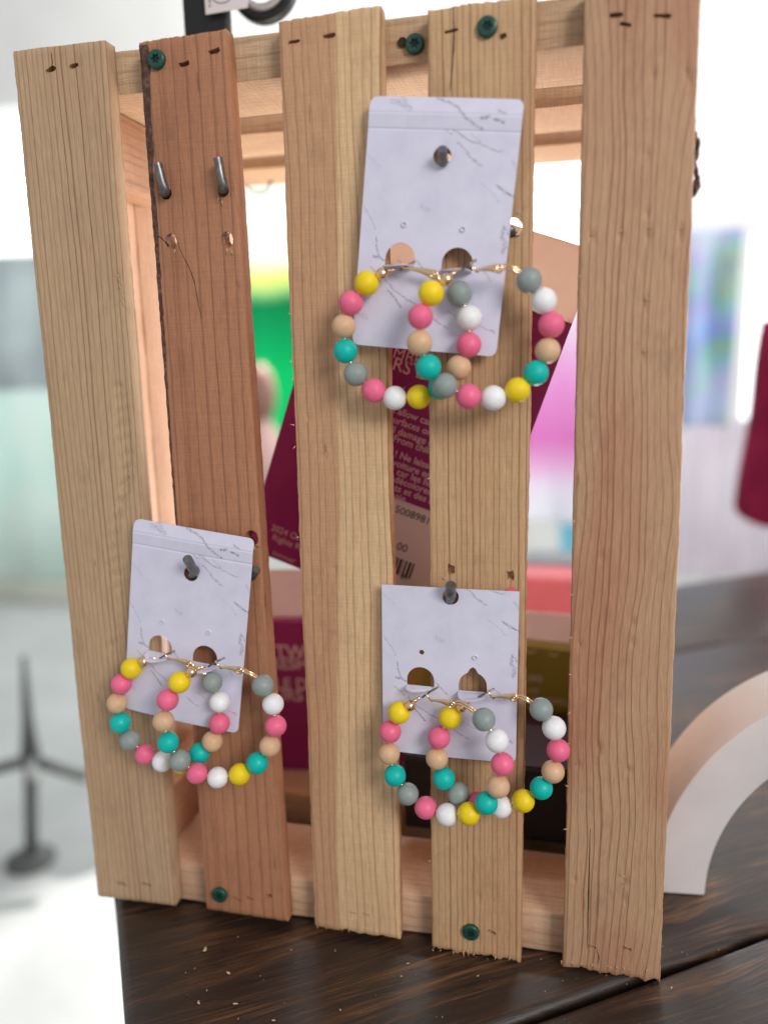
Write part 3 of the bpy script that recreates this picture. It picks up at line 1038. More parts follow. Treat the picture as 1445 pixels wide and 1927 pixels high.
def make_card(fr, label, b_top=0.0, round_top=True, punched=(False, False), ogee=(False, False), flaps=True, h=CH, tabtilt=(0.2, 0.2)):
    TH = 0.00045
    outer = round_poly([(0, b_top), (CW, b_top), (CW, h), (0, h)], 0.0033, 6, (round_top, round_top, 1, 1))
    holes = [circle(HOLE, 0.0034, 28)]
    for k in (0, 1):
        holes.append(notch_poly(*NOTCH[k], ogee=ogee[k]))
        if punched[k]: holes.append(circle(DIMP[k], 0.0011, 14))
    me = flat_with_holes([(p[0], p[1]) for p in outer], holes, TH)
    b = bmesh.new(); b.from_mesh(me)
    bmesh.ops.remove_doubles(b, verts=b.verts, dist=1e-7)
    for yy in [0.0052, 0.0058, 0.0064, 0.0108, 0.0114, 0.0120] + [0.018 + 0.008 * k for k in range(9)]:
        if yy < b_top + 0.0005: continue
        bmesh.ops.bisect_plane(b, geom=list(b.verts) + list(b.edges) + list(b.faces), plane_co=(0, yy, 0), plane_no=(0, 1, 0))
    for xx in (0.01, 0.02, 0.03, 0.04, 0.05):
        bmesh.ops.bisect_plane(b, geom=list(b.verts) + list(b.edges) + list(b.faces), plane_co=(xx, 0, 0), plane_no=(1, 0, 0))
    for old in list(b.loops.layers.uv): b.loops.layers.uv.remove(old)
    uvl = b.loops.layers.uv.new('UVMap')
    for f in b.faces:
        for l in f.loops: l[uvl].uv = (l.vert.co.x * 10, l.vert.co.y * 10)
    org = fr.p(CW / 2, h / 2)
    for v in b.verts:
        x, y, z = v.co
        hh = z
        if flaps:
            if y < 0.0114: hh += (0.0114 - y) * 0.10
            if y < 0.0058: hh += (0.0058 - y) * -0.35
            for c_ in (0.0058, 0.0114): hh -= 0.00022 * max(0, 1 - abs(y - c_) / 0.0006)
        hh += 0.0009 * math.sin(math.pi * x / CW) * (0.4 + 0.6 * y / h) - 0.0004
        v.co = fr.p(x, y, hh) - org
    bmesh.ops.recalc_face_normals(b, faces=b.faces)
    me2 = bpy.data.meshes.new('m'); b.to_mesh(me2); b.free()
    root = empty('earring_card', fr.p(CW / 2, h, 0), label, 'earring card', 'marble earring cards')
    o = link(me2, 'card_sheet', CARD, root)
    o.location = org - wloc(root)
    # dimples (pressed rings)
    for k in (0, 1):
        if not punched[k]:
            c = fr.p(*DIMP[k], TH / 2 + 0.0005)
            V, Fc = [], []
            for (r_, h_) in ((0.0011, -.0004), (0.0010, 0.00022), (0.0008, 0.00022), (0.0007, -.0002)):
                for q in range(18):
                    a = 2 * math.pi * q / 18
                    V.append(c + fr.ex * r_ * math.cos(a) + fr.ez * r_ * math.sin(a) + fr.en * h_)
            for j in range(3):
                for q in range(18): Fc.append((j * 18 + q, j * 18 + (q + 1) % 18, j * 18 + 18 + (q + 1) % 18, j * 18 + 18 + q))
            mm = mesh(V, Fc)
            set_uv(mm, 0.3, 0.5)
            link(mm, 'pressed_ring', CARD, root, c, True)
        # tab folded out at the foot of the notch
        top, bot = NOTCH[k]
        cx_ = (top[0] + bot[0]) / 2
        Lt = bot[1] - top[1]
        poly = notch_poly(top, bot)
        V, Fc = [], []
        ti = tabtilt[k]
        nn = len(poly)
        for s_ in (0, 1):
            for (a_, b_) in poly:
                d_ = bot[1] - b_
                V.append(fr.p(a_, bot[1] + d_ * math.sin(ti) , d_ * math.cos(ti) + 0.0002) + (fr.ez * (s_ * TH * 0.9)) + Vector((0, 0, 0.0006 * math.sin((a_ - cx_) * 300))) * (d_ / Lt))
        Fc.append(tuple(range(nn))); Fc.append(tuple(range(2 * nn - 1, nn - 1, -1)))
        for q in range(nn): Fc.append((q, (q + 1) % nn, nn + (q + 1) % nn, nn + q))
        mm = mesh(V, Fc)
        set_uv(mm, 0.28, 0.46)
        link(mm, 'tab', CARD, root, fr.p(cx_, bot[1]))
    return root


def set_uv(me, u, v):
    l = me.uv_layers.new(name='UVMap')
    for d in l.data: d.uv = (u, v)


make_card(F1, 'marble print card with ridged rounded top hung across two slats, highest card', tabtilt=(0.05, 0.0))
make_card(F2, 'marble print card hung on the reddish slat, its wire hook poking out of the hole', tabtilt=(0.15, 0.15))
FOLD = HOLE[1] - 0.0036
F3.o = F3.o - F3.ez * FOLD
make_card(F3, 'marble print card with square top corners and one small punched dot', b_top=FOLD + 0.0, round_top=False, punched=(True, False), ogee=(False, True), flaps=False, tabtilt=(-0.1, 0.1))

# ------------------------------------------------------------------ earrings
ORDER = 'YPTEGPWYETPWG'
BR = 0.00475
BEADS = {
    '1L': [(690, 533), (660, 570), (647, 614), (650, 661), (669, 704), (703, 735), (743, 749), (788, 747), (829, 729), (863, 692), (882, 649), (883, 598), (864, 553)],
    '1R': [(811, 552), (791, 596), (789, 645), (806, 691), (837, 726), (881, 746), (928, 749), (973, 734), (1008, 702), (1030, 660), (1037, 611), (1023, 566), (995, 528)],
    '2L': [(248, 1258), (229, 1287), (221, 1323), (227, 1360), (245, 1393), (273, 1419), (306, 1433), (343, 1437), (376, 1417), (400, 1395), (413, 1361), (414, 1321), (399, 1284)],
    '2R': [(338, 1284), (316, 1317), (308, 1357), (317, 1397), (339, 1431), (371, 1455), (410, 1463), (451, 1457), (484, 1436), (508, 1404), (519, 1366), (514, 1325), (495, 1290)],
    '3L': [(751, 1341), (734, 1377), (732, 1418), (743, 1459), (767, 1494), (801, 1520), (841, 1533), (882, 1531), (915, 1511), (937, 1480), (945, 1438), (935, 1394), (910, 1354)],
    '3R': [(847, 1350), (826, 1388), (822, 1427), (835, 1465), (862, 1493), (899, 1512), (942, 1518), (984, 1507), (1018, 1483), (1040, 1452), (1050, 1412), (1042, 1370), (1018, 1335)]}
DEPTH = {'1L': (-.0125, -.0118), '1R': (-.0225, -.0130), '2L': (-.0128, -.0122), '2R': (-.0228, -.0140), '3L': (-.0125, -.0225), '3R': (-.0122, -.0122)}
# ball, pin start/end, lever start, hinge, strip start, strip end
FIT = {'1L': ((719, 515), (752, 506), (781, 492), (757, 504), (817, 517), (829, 527), (850, 538)), '1R': ((840, 526), (868, 505), (896, 489), (893, 510), (938, 506), (951, 501), (981, 516)),
       '2L': ((271, 1245), (300, 1237), (329, 1225), (316, 1239), (357, 1249), (367, 1257), (386, 1268)), '2R': ((361, 1265), (392, 1252), (423, 1238), (413, 1256), (451, 1261), (461, 1262), (482, 1274)),
       '3L': ((771, 1328), (794, 1310), (824, 1293), (808, 1317), (850, 1325), (864, 1322), (892, 1338)), '3R': ((868, 1330), (896, 1313), (929, 1296), (924, 1312), (967, 1312), (980, 1311), (1002, 1324))}
ELAB = {'1L': 'beaded hoop earring on the highest card, clipped through its left tab, partly behind its mate', '1R': 'beaded hoop earring on the highest card, clipped through its right tab, overlapping its mate',
        '2L': 'beaded hoop earring on the reddish slat card, hanging behind its mate against the olive slat', '2R': 'beaded hoop earring on the card of the reddish slat, overlapping its mate in front',
        '3L': 'beaded hoop earring on the square-topped card, through the tab below the punched dot', '3R': 'beaded hoop earring on the square-topped card, reaching across the gap to the wavy slat'}
for key in BEADS:
    pts = BEADS[key]
    x0 = min(p[0] for p in pts); x1 = max(p[0] for p in pts)
    d0, d1 = DEPTH[key]
    dep = lambda px: d0 + (d1 - d0) * (px - x0) / (x1 - x0)
    C = [ony(px, py, dep(px)) for px, py in pts]
    ctr = sum(C, Vector()) / len(C)
    low = min(c.z for c in C)
    root = empty('hoop_earring', (ctr.x, ctr.y, low), ELAB[key], 'earring', 'beaded hoop earrings')
    proto = None
    for c, k in zip(C, ORDER):
        me = sphere_me((0, 0, 0), BR * random.uniform(0.985, 1.015), 28, 18)
        # bore dimple: slight flattening along the wire is hidden by the neighbours
        o = link(me, 'bead', BEAD[k], root, smooth=True)
        o.location = c - wloc(root)
        o.rotation_euler = (random.uniform(0, 3), random.uniform(0, 3), random.uniform(0, 3))
    ball, p0, p1, l0_, hg, s0, s1 = [ony(a, b, dep(a) if i not in (1, 2) else dep(a) + .001) for i, (a, b) in enumerate(FIT[key])]
    # hoop wire through the beads, from the ball to the strip
    wire = catmull([ball] + C + [s1], 6)
    link(tube_me(wire, 0.00055, 8), 'wire', GOLD, root, C[6], True)
    # small gold spacers show between the beads
    for a, b in zip(C[:-1], C[1:]):
        m = (a + b) / 2
        link(sphere_me(m, 0.00085, 10, 6), 'spacer', GOLD, root, m, True)
    link(sphere_me(ball, 0.0024, 24, 14), 'ball', GOLD, root, ball, True)
    nub = ball.lerp(p0, 0.42) + Vector((0, 0.0002, 0.0004))
    link(tube_me([ball, nub, p0.lerp(nub, .3)], 0.0006, 8), 'stem', GOLD, root, ball, True)
    link(sphere_me(nub, 0.0009, 12, 8), 'nub', GOLD, root, nub, True)
    # pin
    link(tube_me([p0 + Vector((0, 0, -.0006)), p0.lerp(p1, .5), p1], 0.00042, 8), 'pin', STEEL, root, p0, True)
    fk = l0_ + Vector((-0.0016, 0, 0.0030))
    link(tube_me([fk, fk.lerp(l0_, .6), l0_ + Vector((.0012, 0, -.0006))], 0.00045, 8), 'catch', GOLD, root, fk, True)
    # lever: tapered bar ending in an eye
    n_ = 10
    P = [l0_.lerp(hg, i / (n_ - 1)) + Vector((0, -0.0002, 0.0005 * math.sin(math.pi * i / (n_ - 1)))) for i in range(n_)]
    R_ = [0.00045 + 0.0013 * (i / (n_ - 1)) ** 1.6 for i in range(n_)]
    link(tube_me(P, 0.001, 10, True, R_, 0.45, (0, -1, 0)), 'lever', GOLD, root, hg, True)
    # eye
    V, Fc = [], []
    N1, N2 = 20, 8
    for i in range(N1):
        a = 2 * math.pi * i / N1
        for j in range(N2):
            b_ = 2 * math.pi * j / N2
            rr = 0.00125 + 0.00048 * math.cos(b_)
            V.append(hg + Vector((rr * math.cos(a), -0.0006 + 0.0005 * math.sin(b_), rr * math.sin(a))))
    for i in range(N1):
        for j in range(N2):
            Fc.append((i * N2 + j, ((i + 1) % N1) * N2 + j, ((i + 1) % N1) * N2 + (j + 1) % N2, i * N2 + (j + 1) % N2))
    eye = link(mesh(V, Fc), 'hinge_eye', GOLD, root, hg, True)
    link(sphere_me(hg + Vector((0, -.0005, 0)), 0.00065, 12, 8), 'rivet', GOLD, eye, hg, True)
    # two flat strips from the hinge into the grey bead
    for sgn in (-1, 1):
        offs = Vector((0.0001, 0, 1)) * (0.00055 * sgn)
        mid = (s0 + s1) / 2 + Vector((0, -0.0004, 0.0005))
        link(tube_me(catmull([hg + Vector((0.0010, 0, 0)) + offs * .6, s0 + offs, mid + offs, s1 + offs, C[12]], 5), 0.0006, 8), 'strip', GOLD, root, s0, True)

# ------------------------------------------------------------------ packages inside the crate
PURPLE = simple('purple_print', (0.30, 0.011, 0.165), 0.42, var=0.08, scale=40)
PWHITE = translucent(simple('pack_white', (0.70, 0.60, 0.58), 0.5, var=0.03), 0.25)
PTAN = translucent(simple('pack_tan_card', (0.85, 0.72, 0.64), 0.55, var=0.03), 0.6)
PGREEN = simple('pack_green_print', (0.26, 0.25, 0.028), 0.4, var=0.08)
INK = simple('ink_black', (0.02, 0.02, 0.022), 0.5)
LETP = simple('lettering_pale', (0.72, 0.56, 0.60), 0.5)
LETG = simple('lettering_cream', (0.60, 0.58, 0.50), 0.5)


class Pack:
    """flat pack in the plane y=const, rotated in that plane"""
    def __init__(self, o, ang_, y, lean=0.0):
        self.o = Vector((o[0], y, o[1])); self.y = y
        self.eu = Vector((math.cos(ang_), 0, math.sin(ang_))); self.ev = Vector((-math.sin(ang_), 0, math.cos(ang_)))
        self.ang = ang_

    def p(self, u, v, h=0.0): return self.o + self.eu * u + self.ev * v + Vector((0, -h, 0))

    def loc(self, px, py):
        q = ony(px, py, self.y) - self.o
        return q.dot(self.eu), q.dot(self.ev)

    def slab(self, name, u0, u1, v0, v1, h0, h1, mat, parent, curve=0.0):
        V, Fc = [], []
        n = 12
        for h in (h0, h1):
            for (va, cv) in ((v0, 0), (v1, curve)):
                for i in range(n + 1):
                    t_ = i / n
                    V.append(self.p(u0 + (u1 - u0) * t_, va + cv * (1 - (2 * t_ - 1) ** 2), h))
        m = n + 1
        for i in range(n):
            Fc += [(i, i + 1, m + i + 1, m + i), (2 * m + i, 3 * m + i, 3 * m + i + 1, 2 * m + i + 1), (i, 2 * m + i, 2 * m + i + 1, i + 1), (m + i, m + i + 1, 3 * m + i + 1, 3 * m + i)]
        Fc += [(0, m, 3 * m, 2 * m), (n, 2 * m + n, 3 * m + n, m + n)]
        return link(mesh(V, Fc), name, mat, parent, self.p((u0 + u1) / 2, (v0 + v1) / 2, h0))

    def text(self, s, px, py, size_px, mat, parent, h, bold=0.0, align='LEFT', uv=None):
        """text whose left end of the baseline sits at the pixel"""
        cu = bpy.data.curves.new('t', 'FONT')
        cu.body = s
        cu.align_x = align
        k = (ony(px + 10, py, self.y) - ony(px, py, self.y)).length / 10
        cu.size = size_px * k
        cu.offset = bold * cu.size * 0.02
        cu.resolution_u = 3
        cu.extrude = 0.00003
        o = bpy.data.objects.new('t', cu); COL.objects.link(o)
        me = bpy.data.meshes.new_from_object(o.evaluated_get(bpy.context.evaluated_depsgraph_get()))
        bpy.data.objects.remove(o)
        u, v = uv if uv else self.loc(px, py)
        b0 = self.p(u, v, h)
        M = Matrix(((self.eu.x, self.ev.x, 0, 0), (0, 0, -1, 0), (self.eu.z, self.ev.z, 0, 0), (0, 0, 0, 1)))
        me.transform(M)
        me.transform(Matrix.Translation(b0))
        return link(me, 'lettering', mat, parent, b0)


# A: the large purple hanging pack, turned on its side edge
ya = 0.052
A = Pack((0, 0), math.radians(-19.6), ya)
uL = (A.loc(550, 735)[0] + A.loc(505, 890)[0]) / 2
uR = (A.loc(1090, 580)[0] + A.loc(1001, 803)[0]) / 2
vT = (A.loc(1000, 435)[1] + A.loc(1090, 462)[1]) / 2
vP = (A.loc(755, 505)[1] + A.loc(1020, 590)[1]) / 2
vW = (A.loc(745, 935)[1] + A.loc(805, 960)[1]) / 2
vB = A.loc(540, 1059)[1]
ra = empty('hanging_pack', A.p((uL + uR) / 2, vB), 'tilted purple and tan pack with a barcode behind the slats of the crate', 'package')
A.slab('header', uL, uR, vP, vT, 0, .0012, PTAN, ra)
uS = A.loc(640, 980)[0]
A.slab('print_panel', uL, uR, vW, vP, 0, .0012, PURPLE, ra)
A.slab('side_panel', uL, uS, vB, vW, 0, .0012, PURPLE, ra)
A.slab('barcode_panel', uS, uR - 0.004, vB, vW, 0, .0011, PWHITE, ra)
hh = .00122
for s, px, py, sz, bo in (('MBE', 738, 672, 30, -0.3), ('RS D', 737, 694, 34, .2), ('/ F', 752, 742, 24, -.2), ('t allow car', 738, 775, 18, .7), ('surfaces or', 733, 792, 18, .7), ('ll damage o', 736, 812, 18, .7),
                         ('From childre', 739, 829, 18, .7), ('! Ne laissez', 742, 858, 18, .7), ('voiture en c', 738, 874, 18, .7), ('car les huil', 746, 892, 18, .7), ('décoloreron', 742, 906, 18, .7), ('ts et des an', 742, 922, 18, .7), ('nie.', 742, 937, 18, .7)):
    A.text(s, px, py, sz, LETP, ra, hh, bo)
A.text('2024 Ora', 511, 996, 16, LETP, ra, hh, 0); A.text('Rights Re', 513, 1014, 16, LETP, ra, hh, 0); A.text('himmer', 514, 1043, 14, LETP, ra, hh, -.4)
A.text('5008981', 742, 962, 20, INK, ra, hh - .0001, .3)
A.text('.00', 741, 1030, 21, INK, ra, hh - .0001, .3); A.text('81', 753, 1087, 15, INK, ra, hh - .0001, .6)
bm_ = bmesh.new()
u, v = A.loc(715, 1035)
kpx = (ony(760, 1050, ya) - ony(750, 1050, ya)).length / 10
rs = random.Random(3)
uu = 0
ba = math.radians(9)      # the sticker sits a little straighter than the pack
while uu < 70:
    wd = rs.choice((1.2, 1.2, 2.4, 3.6, 5))
    q = []
    for (du, dv) in ((uu, 0), (uu + wd, 0), (uu + wd, -31), (uu, -31)):
        q.append(bm_.verts.new(A.p(u + du * kpx, v + dv * kpx, hh - .00005)))
    bm_.faces.new(q)
    uu += wd + rs.choice((1.4, 2.2, 3.2))
link(bm_mesh(bm_), 'barcode', INK, ra, A.p(u, v))

# B: purple pack standing at the rear
yb = 0.118
B = Pack((0, 0), math.radians(3), yb)
u0, v1 = B.loc(452, 1072); u1 = B.loc(735, 1040)[0]
vh = B.loc(540, 1160)[1]
zb = 0.0208
rb_ = empty('standing_pack', B.p((u0 + u1) / 2, 0.022), 'purple two-pack with a white top edge standing at the bottom of the crate', 'package')
vb0 = (zb + 0.0006 + 0.006) / 1.0
B.slab('header', u0, u1, vh, v1, 0, .0015, PWHITE, rb_)
B.slab('print_panel', u0, u1, vb0 + .0035, vh, 0, .0105, PURPLE, rb_)
B.text('TWO', 530, 1226, 34, LETP, rb_, .0107, .8); B.text('RESH', 522, 1246, 30, LETP, rb_, .0107, .8)
B.text('LE D', 530, 1284, 30, LETP, rb_, .0107, .8); B.text('URS', 528, 1304, 30, LETP, rb_, .0107, .8)

# C: green pack standing at the rear right
yc = 0.150
Cc = Pack((0, 0), math.radians(-1.5), yc)
u0, v1 = Cc.loc(742, 1132); u1 = Cc.loc(1180, 1150)[0]
vh = Cc.loc(1030, 1203)[1]
rc = empty('standing_pack', Cc.p((u0 + u1) / 2, 0.022), 'olive green pack with a pale curved top standing inside the crate', 'package')
Cc.slab('header', u0, u1, vh - 0.008, v1, 0, .0015, PWHITE, rc)
Cc.slab('print_panel', u0, u1, .0275, vh - .004, 0.0016, .014, PGREEN, rc, curve=0.004)
for k in range(9):
    c = Cc.p(u0 + (u1 - u0) * (0.12 + k * 0.098), vh - 0.0062 + 0.004 * (1 - (2 * (0.12 + k * 0.098) - 1) ** 2), .0142)
    pts = [c + Cc.eu * (0.0026 * math.cos(a)) + Cc.ev * (0.0016 * math.sin(a)) for a in np.linspace(math.pi, 2 * math.pi, 9)]
    link(tube_me(pts, 0.00035, 6), 'scallop_mark', LETG, rc, c)
for s, px, py, sz, bo in (('ERS', 995, 1264, 17, .8), ('UX', 992, 1286, 16, .3), ('R VOITU', 1003, 1304, 17, 1.2)):
    Cc.text(s, px, py, sz, LETG, rc, .0143, bo)
Cc.text('RAIN', 772, 1291, 24, LETG, rc, .0143, .5)

# added black block that makes the crate floor dark before the green pack
ct = empty('added_dark_block', (-.03, .095, .0212), 'added flat black block darkening the bottom boards of the crate', 'box')
link(box_me(-.083, .0165, .062, .130, .0214, .062, .0012), 'dark_block_body', simple('dark_block_black', (0.012, 0.009, 0.011), 0.6), ct, (-.03, .095, .04))
link(box_me(-.082, .0155, .0634, .1286, .0623, .0629), 'dark_block_top', simple('dark_block_purple', (0.030, 0.006, 0.018), 0.6), ct, (-.03, .095, .062))

# ------------------------------------------------------------------ things on top of the crate
BLACK = simple('black_matte', (0.006, 0.006, 0.007), 0.5)
SILV = simple('brushed_silver', (0.62, 0.57, 0.54), 0.4, 0.6)
TAGM = simple('tag_paper', (0.72, 0.66, 0.65), 0.6, var=0.03)
ys = 0.106
a = ony(351, 60, ys); b = ony(434, 60, ys)
st = empty('display_stand', ((a.x + b.x) / 2, ys, .3995), 'black T-shaped jewellery stand on top of the crate', 'display stand')
link(box_me(a.x, b.x, ys - .003, ys + .003, .4035, .497, .0012), 'post', BLACK, st, ((a.x + b.x) / 2, ys, .4))
link(box_me(a.x - .03, b.x + .07, ys - .004, ys + .004, .4972, .509, .002), 'crossbar', BLACK, st, ((a.x + b.x) / 2, ys, .5))
link(box_me(a.x - .004, b.x + .004, ys - .020, ys + .020, .3997, .4033, .001), 'base', BLACK, st, ((a.x + b.x) / 2, ys, .4))
yt = ys - .0065
q = [ony(380, -110, yt), ony(474, -118, yt), ony(466, 15, yt), ony(388, 28, yt)]
V = [p + Vector((0, d, 0)) for d in (0, -.0004) for p in q]
tg = link(mesh(V, [(0, 1, 2, 3), (7, 6, 5, 4), (0, 4, 5, 1), (1, 5, 6, 2), (2, 6, 7, 3), (3, 7, 4, 0)]), 'price_tag', TAGM, None, q[3])
tag(tg, 'small pale paper tag hanging on the black stand above the crate', 'tag')
P_ = Pack((0, 0), math.radians(90), yt - .0005)
P_.text('Y NE', 399, 14, 9, INK, tg, 0.0001)
c_ = ony(418, -16, yt - .0005)
link(tube_me([c_ + Vector((.0062 * math.cos(x), 0, .0053 * math.sin(x))) for x in np.linspace(3.4, 6.1, 14)], .0002, 6), 'printed_arc', INK, tg, c_)
yr = ys + .02
c_ = ony(497, -28, yr)
kk = (ony(510, 0, yr) - ony(500, 0, yr)).length / 10
bg = empty('bangle', (c_.x, yr, c_.z - 62 * kk), 'black bangle with a silver lining hanging above the crate', 'bangle')
bm_ = []


def ring_me(c, r0, r1, dy, n=48):
    V, Fc = [], []
    prof = [(r0, -dy), (r1 - .001, -dy), (r1, -dy + .001), (r1, dy - .001), (r1 - .001, dy), (r0, dy)]
    for i in range(n):
        a_ = 2 * math.pi * i / n
        for (r_, h_) in prof: V.append((c.x + r_ * math.cos(a_), c.y + h_, c.z + r_ * math.sin(a_)))
    m = len(prof)
    for i in range(n):
        for j in range(m): Fc.append((i * m + j, i * m + (j + 1) % m, ((i + 1) % n) * m + (j + 1) % m, ((i + 1) % n) * m + j))
    return mesh(V, Fc)


link(ring_me(c_, 47 * kk, 62 * kk, .004), 'outer_band', BLACK, bg, c_, True)
link(ring_me(c_, 33 * kk, 46.8 * kk, .0036), 'inner_band', SILV, bg, c_, True)

# wire ornament hook under the rear top board
pw_ = [ony(512, 326, .19), ony(510, 338, .19), ony(503, 356, .19), ony(490, 362, .19), ony(474, 358, .19), ony(462, 348, .19)]
wb = empty('wire_ornament', (pw_[0].x, .19, .36), 'thin dark wire with a bead hanging under the rear top board', 'wire')
link(tube_me(catmull([pw_[0] + Vector((0, 0, .006))] + pw_, 5), .0006, 6), 'wire', BLACK, wb, pw_[0])
link(sphere_me(pw_[1], .0022, 12, 8), 'bead', BLACK, wb, pw_[1], True)

# ------------------------------------------------------------------ white arch beside the crate
ARCH = simple('white_painted_wood', (0.67, 0.63, 0.64), 0.5, var=0.07, scale=25)
fr_ = onz(1326, 1686)
ad = math.radians(5)
ax_, ay_ = Vector((math.cos(ad), math.sin(ad), 0)), Vector((-math.sin(ad), math.cos(ad), 0))
RI, RO, DP = .079, .1055, .040
c_ = fr_ + ax_ * RI
V, Fc = [], []
n = 64
bv = .0016
prof = [(RI + bv, 0), (RO - bv, 0), (RO - bv * .3, bv * .3), (RO, bv), (RO, DP - bv), (RO - bv, DP), (RI + bv, DP), (RI, DP - bv), (RI, bv), (RI + bv * .3, bv * .3)]
for i in range(n + 1):
    a = math.pi - math.pi * i / n
    for (r, d) in prof: V.append(c_ + ax_ * (r * math.cos(a)) + ay_ * d + Vector((0, 0, r * math.sin(a) * 1.10 + .0006)))
m = len(prof)
for i in range(n):
    for j in range(m): Fc.append((i * m + j, i * m + (j + 1) % m, (i + 1) * m + (j + 1) % m, (i + 1) * m + j))
Fc += [tuple(range(m)), tuple(range(n * m, (n + 1) * m))]
ar = link(mesh(V, Fc), 'display_arch', ARCH, None, c_, True)
ar.data.set_sharp_from_angle(angle=0.7)
tag(ar, 'white painted wooden arch standing on the table beside the crate', 'arch')

# ------------------------------------------------------------------ sawdust crumbs on the table
bm_ = bmesh.new()
rs = random.Random(9)
spots = [(386, 1787, 5), (430, 1831, 4), (374, 1886, 4), (443, 1889, 4), (631, 1789, 2.5), (448, 1763, 2), (830, 1773, 2.5), (755, 1837, 2), (768, 1813, 2.5), (899, 1836, 2.5), (1263, 1859, 2.5), (515, 1920, 3), (640, 1900, 2)]
spots += [(rs.uniform(250, 1400), rs.uniform(1780, 1925), rs.uniform(0.6, 1.6)) for _ in range(45)]
for px, py, s in spots:
    p = onz(px, py, .0006)
    r = s / 4300 * .8
    mt = Matrix.Translation(p) @ Matrix.Rotation(rs.uniform(0, 3), 4, 'Z') @ Matrix.Diagonal((1.6, .6, .4, 1))
    g = bmesh.ops.create_icosphere(bm_, subdivisions=1, radius=r, matrix=mt)
    for v in g['verts']: v.co += Vector((rs.uniform(-1, 1), rs.uniform(-1, 1), rs.uniform(0, .6))) * r * .4
tag(link(bm_mesh(bm_), 'sawdust', SPLINT, None, (0, 0, 0)), 'pale sawdust crumbs scattered on the dark table', 'sawdust', kind='stuff')

# ------------------------------------------------------------------ far, out-of-focus shop things


def cloth(px0, px1, py0, py1, y, folds, amp, seed, shape=None, n=50, m=40):
    """hanging cloth with vertical folds, doubled so that it has thickness"""
    a = ony(px0, py0, y); b = ony(px1, py0, y); c = ony((px0 + px1) / 2, py1, y)
    V, Fc = [], []
    for s in (0, 1):
        for j in range(m + 1):
            v = j / m
            z = a.z + (c.z - a.z) * v
            for i in range(n + 1):
                u = i / n
                xl, xr = (shape(v) if shape else (0, 1))
                x = a.x + (b.x - a.x) * (xl + (xr - xl) * u)
                f = math.sin(u * folds * 6.28 + seed + 1.5 * nz(v * 2, u * 3, seed)) * amp * (0.4 + 0.6 * v)
                V.append((x, y + f + s * 0.012, z + 0.012 * nz(u * 4, seed, 2) * (v)))
    o1 = (m + 1) * (n + 1)
    for j in range(m):
        for i in range(n):
            q = j * (n + 1) + i
            Fc.append((q, q + 1, q + n + 2, q + n + 1)); Fc.append((o1 + q, o1 + q + n + 1, o1 + q + n + 2, o1 + q + 1))
    for j in range(m):
        q = j * (n + 1); Fc.append((q, q + n + 1, o1 + q + n + 1, o1 + q))
        q += n; Fc.append((q, o1 + q, o1 + q + n + 1, q + n + 1))
    for i in range(n):
        Fc.append((i, o1 + i, o1 + i + 1, i + 1)); q = m * (n + 1) + i; Fc.append((q, q + 1, o1 + q + 1, o1 + q))
    return mesh(V, Fc)


def fabric(name, stops, scale, zgrad=None, rough=0.9, detail=2, trans=0.0):
    t = NT(name)
    tc = t.new('ShaderNodeTexCoord')
    f = t.noise(tc.outputs['Object'], scale, detail, 0.5)
    c = t.ramp(f, stops)
    if zgrad:      # dip-dyed: colour bands up the cloth (object z)
        s = t.new('ShaderNodeSeparateXYZ'); t.ln(tc.outputs['Object'], s.inputs[0])
        h = t.math('ADD', s.outputs[2], t.math('MULTIPLY', t.math('SUBTRACT', f, 0.5), 0.12))
        c = t.ramp(t.rng(h, 0.0, zgrad, 0.0, 1.0, False), stops)
    t.set(Base_Color=c, Roughness=rough)
    return translucent(t.m, 0.5)


def garment(name, px0, px1, py0, py1, y, mat, label, folds=4, amp=.015, seed=0.0, shape=None, cat='garment'):
    me = cloth(px0, px1, py0, py1, y, folds, amp, seed, shape)
    a = ony((px0 + px1) / 2, py1, y)
    o = link(me, name, mat, None, a, True)
    return tag(o, label, cat)


GREEN = fabric('green_dip_dye', [(0.0, (0.02, 0.72, 0.32)), (0.5, (0.0, 0.70, 0.27)), (0.76, (0.0, 0.36, 0.14)), (0.79, (0.50, 0.78, 0.40)), (0.83, (0.90, 0.88, 0.30)), (0.88, (0.93, 0.93, 0.85))], 3, zgrad=0.98)
PINKF = fabric('pink_dip_dye', [(0.0, (0.93, 0.93, 0.95)), (0.16, (0.93, 0.86, 0.93)), (0.38, (0.86, 0.36, 0.70)), (0.62, (0.90, 0.50, 0.80)), (0.9, (0.93, 0.84, 0.90))], 3, zgrad=0.60)
TIE = fabric('tie_dye', [(0.28, (0.25, 0.30, 0.62)), (0.40, (0.22, 0.48, 0.80)), (0.48, (0.45, 0.43, 0.75)), (0.55, (0.25, 0.60, 0.60)), (0.62, (0.50, 0.60, 0.42)), (0.72, (0.20, 0.30, 0.60))], 7, detail=2)
_t = TIE.node_tree
_p = NT.__new__(NT); _p.m = TIE; _p.t = _t; _p.n = _t.nodes; _p.b = _t.nodes['Principled BSDF']
_tc = _p.new('ShaderNodeTexCoord')
_src = _p.b.inputs['Base Color'].links[0].from_socket
_mk = _p.rng(_p.noise(_tc.outputs['Object'], 3.2, 2), 0.36, 0.62, 0.75, 0.0)
_c = _p.mix(_mk, _src, (0.80, 0.80, 0.86))
for _l in list(_t.links):
    if _l.to_socket.name in ('Base Color', 'Color') and _l.to_node.bl_idname in ('ShaderNodeBsdfPrincipled', 'ShaderNodeBsdfTranslucent'):
        _ts = _l.to_socket; _t.links.remove(_l); _t.links.new(_c, _ts)
CRIM = fabric('crimson_fabric', [(0.4, (0.36, 0.010, 0.07)), (0.6, (0.48, 0.020, 0.10))], 20)
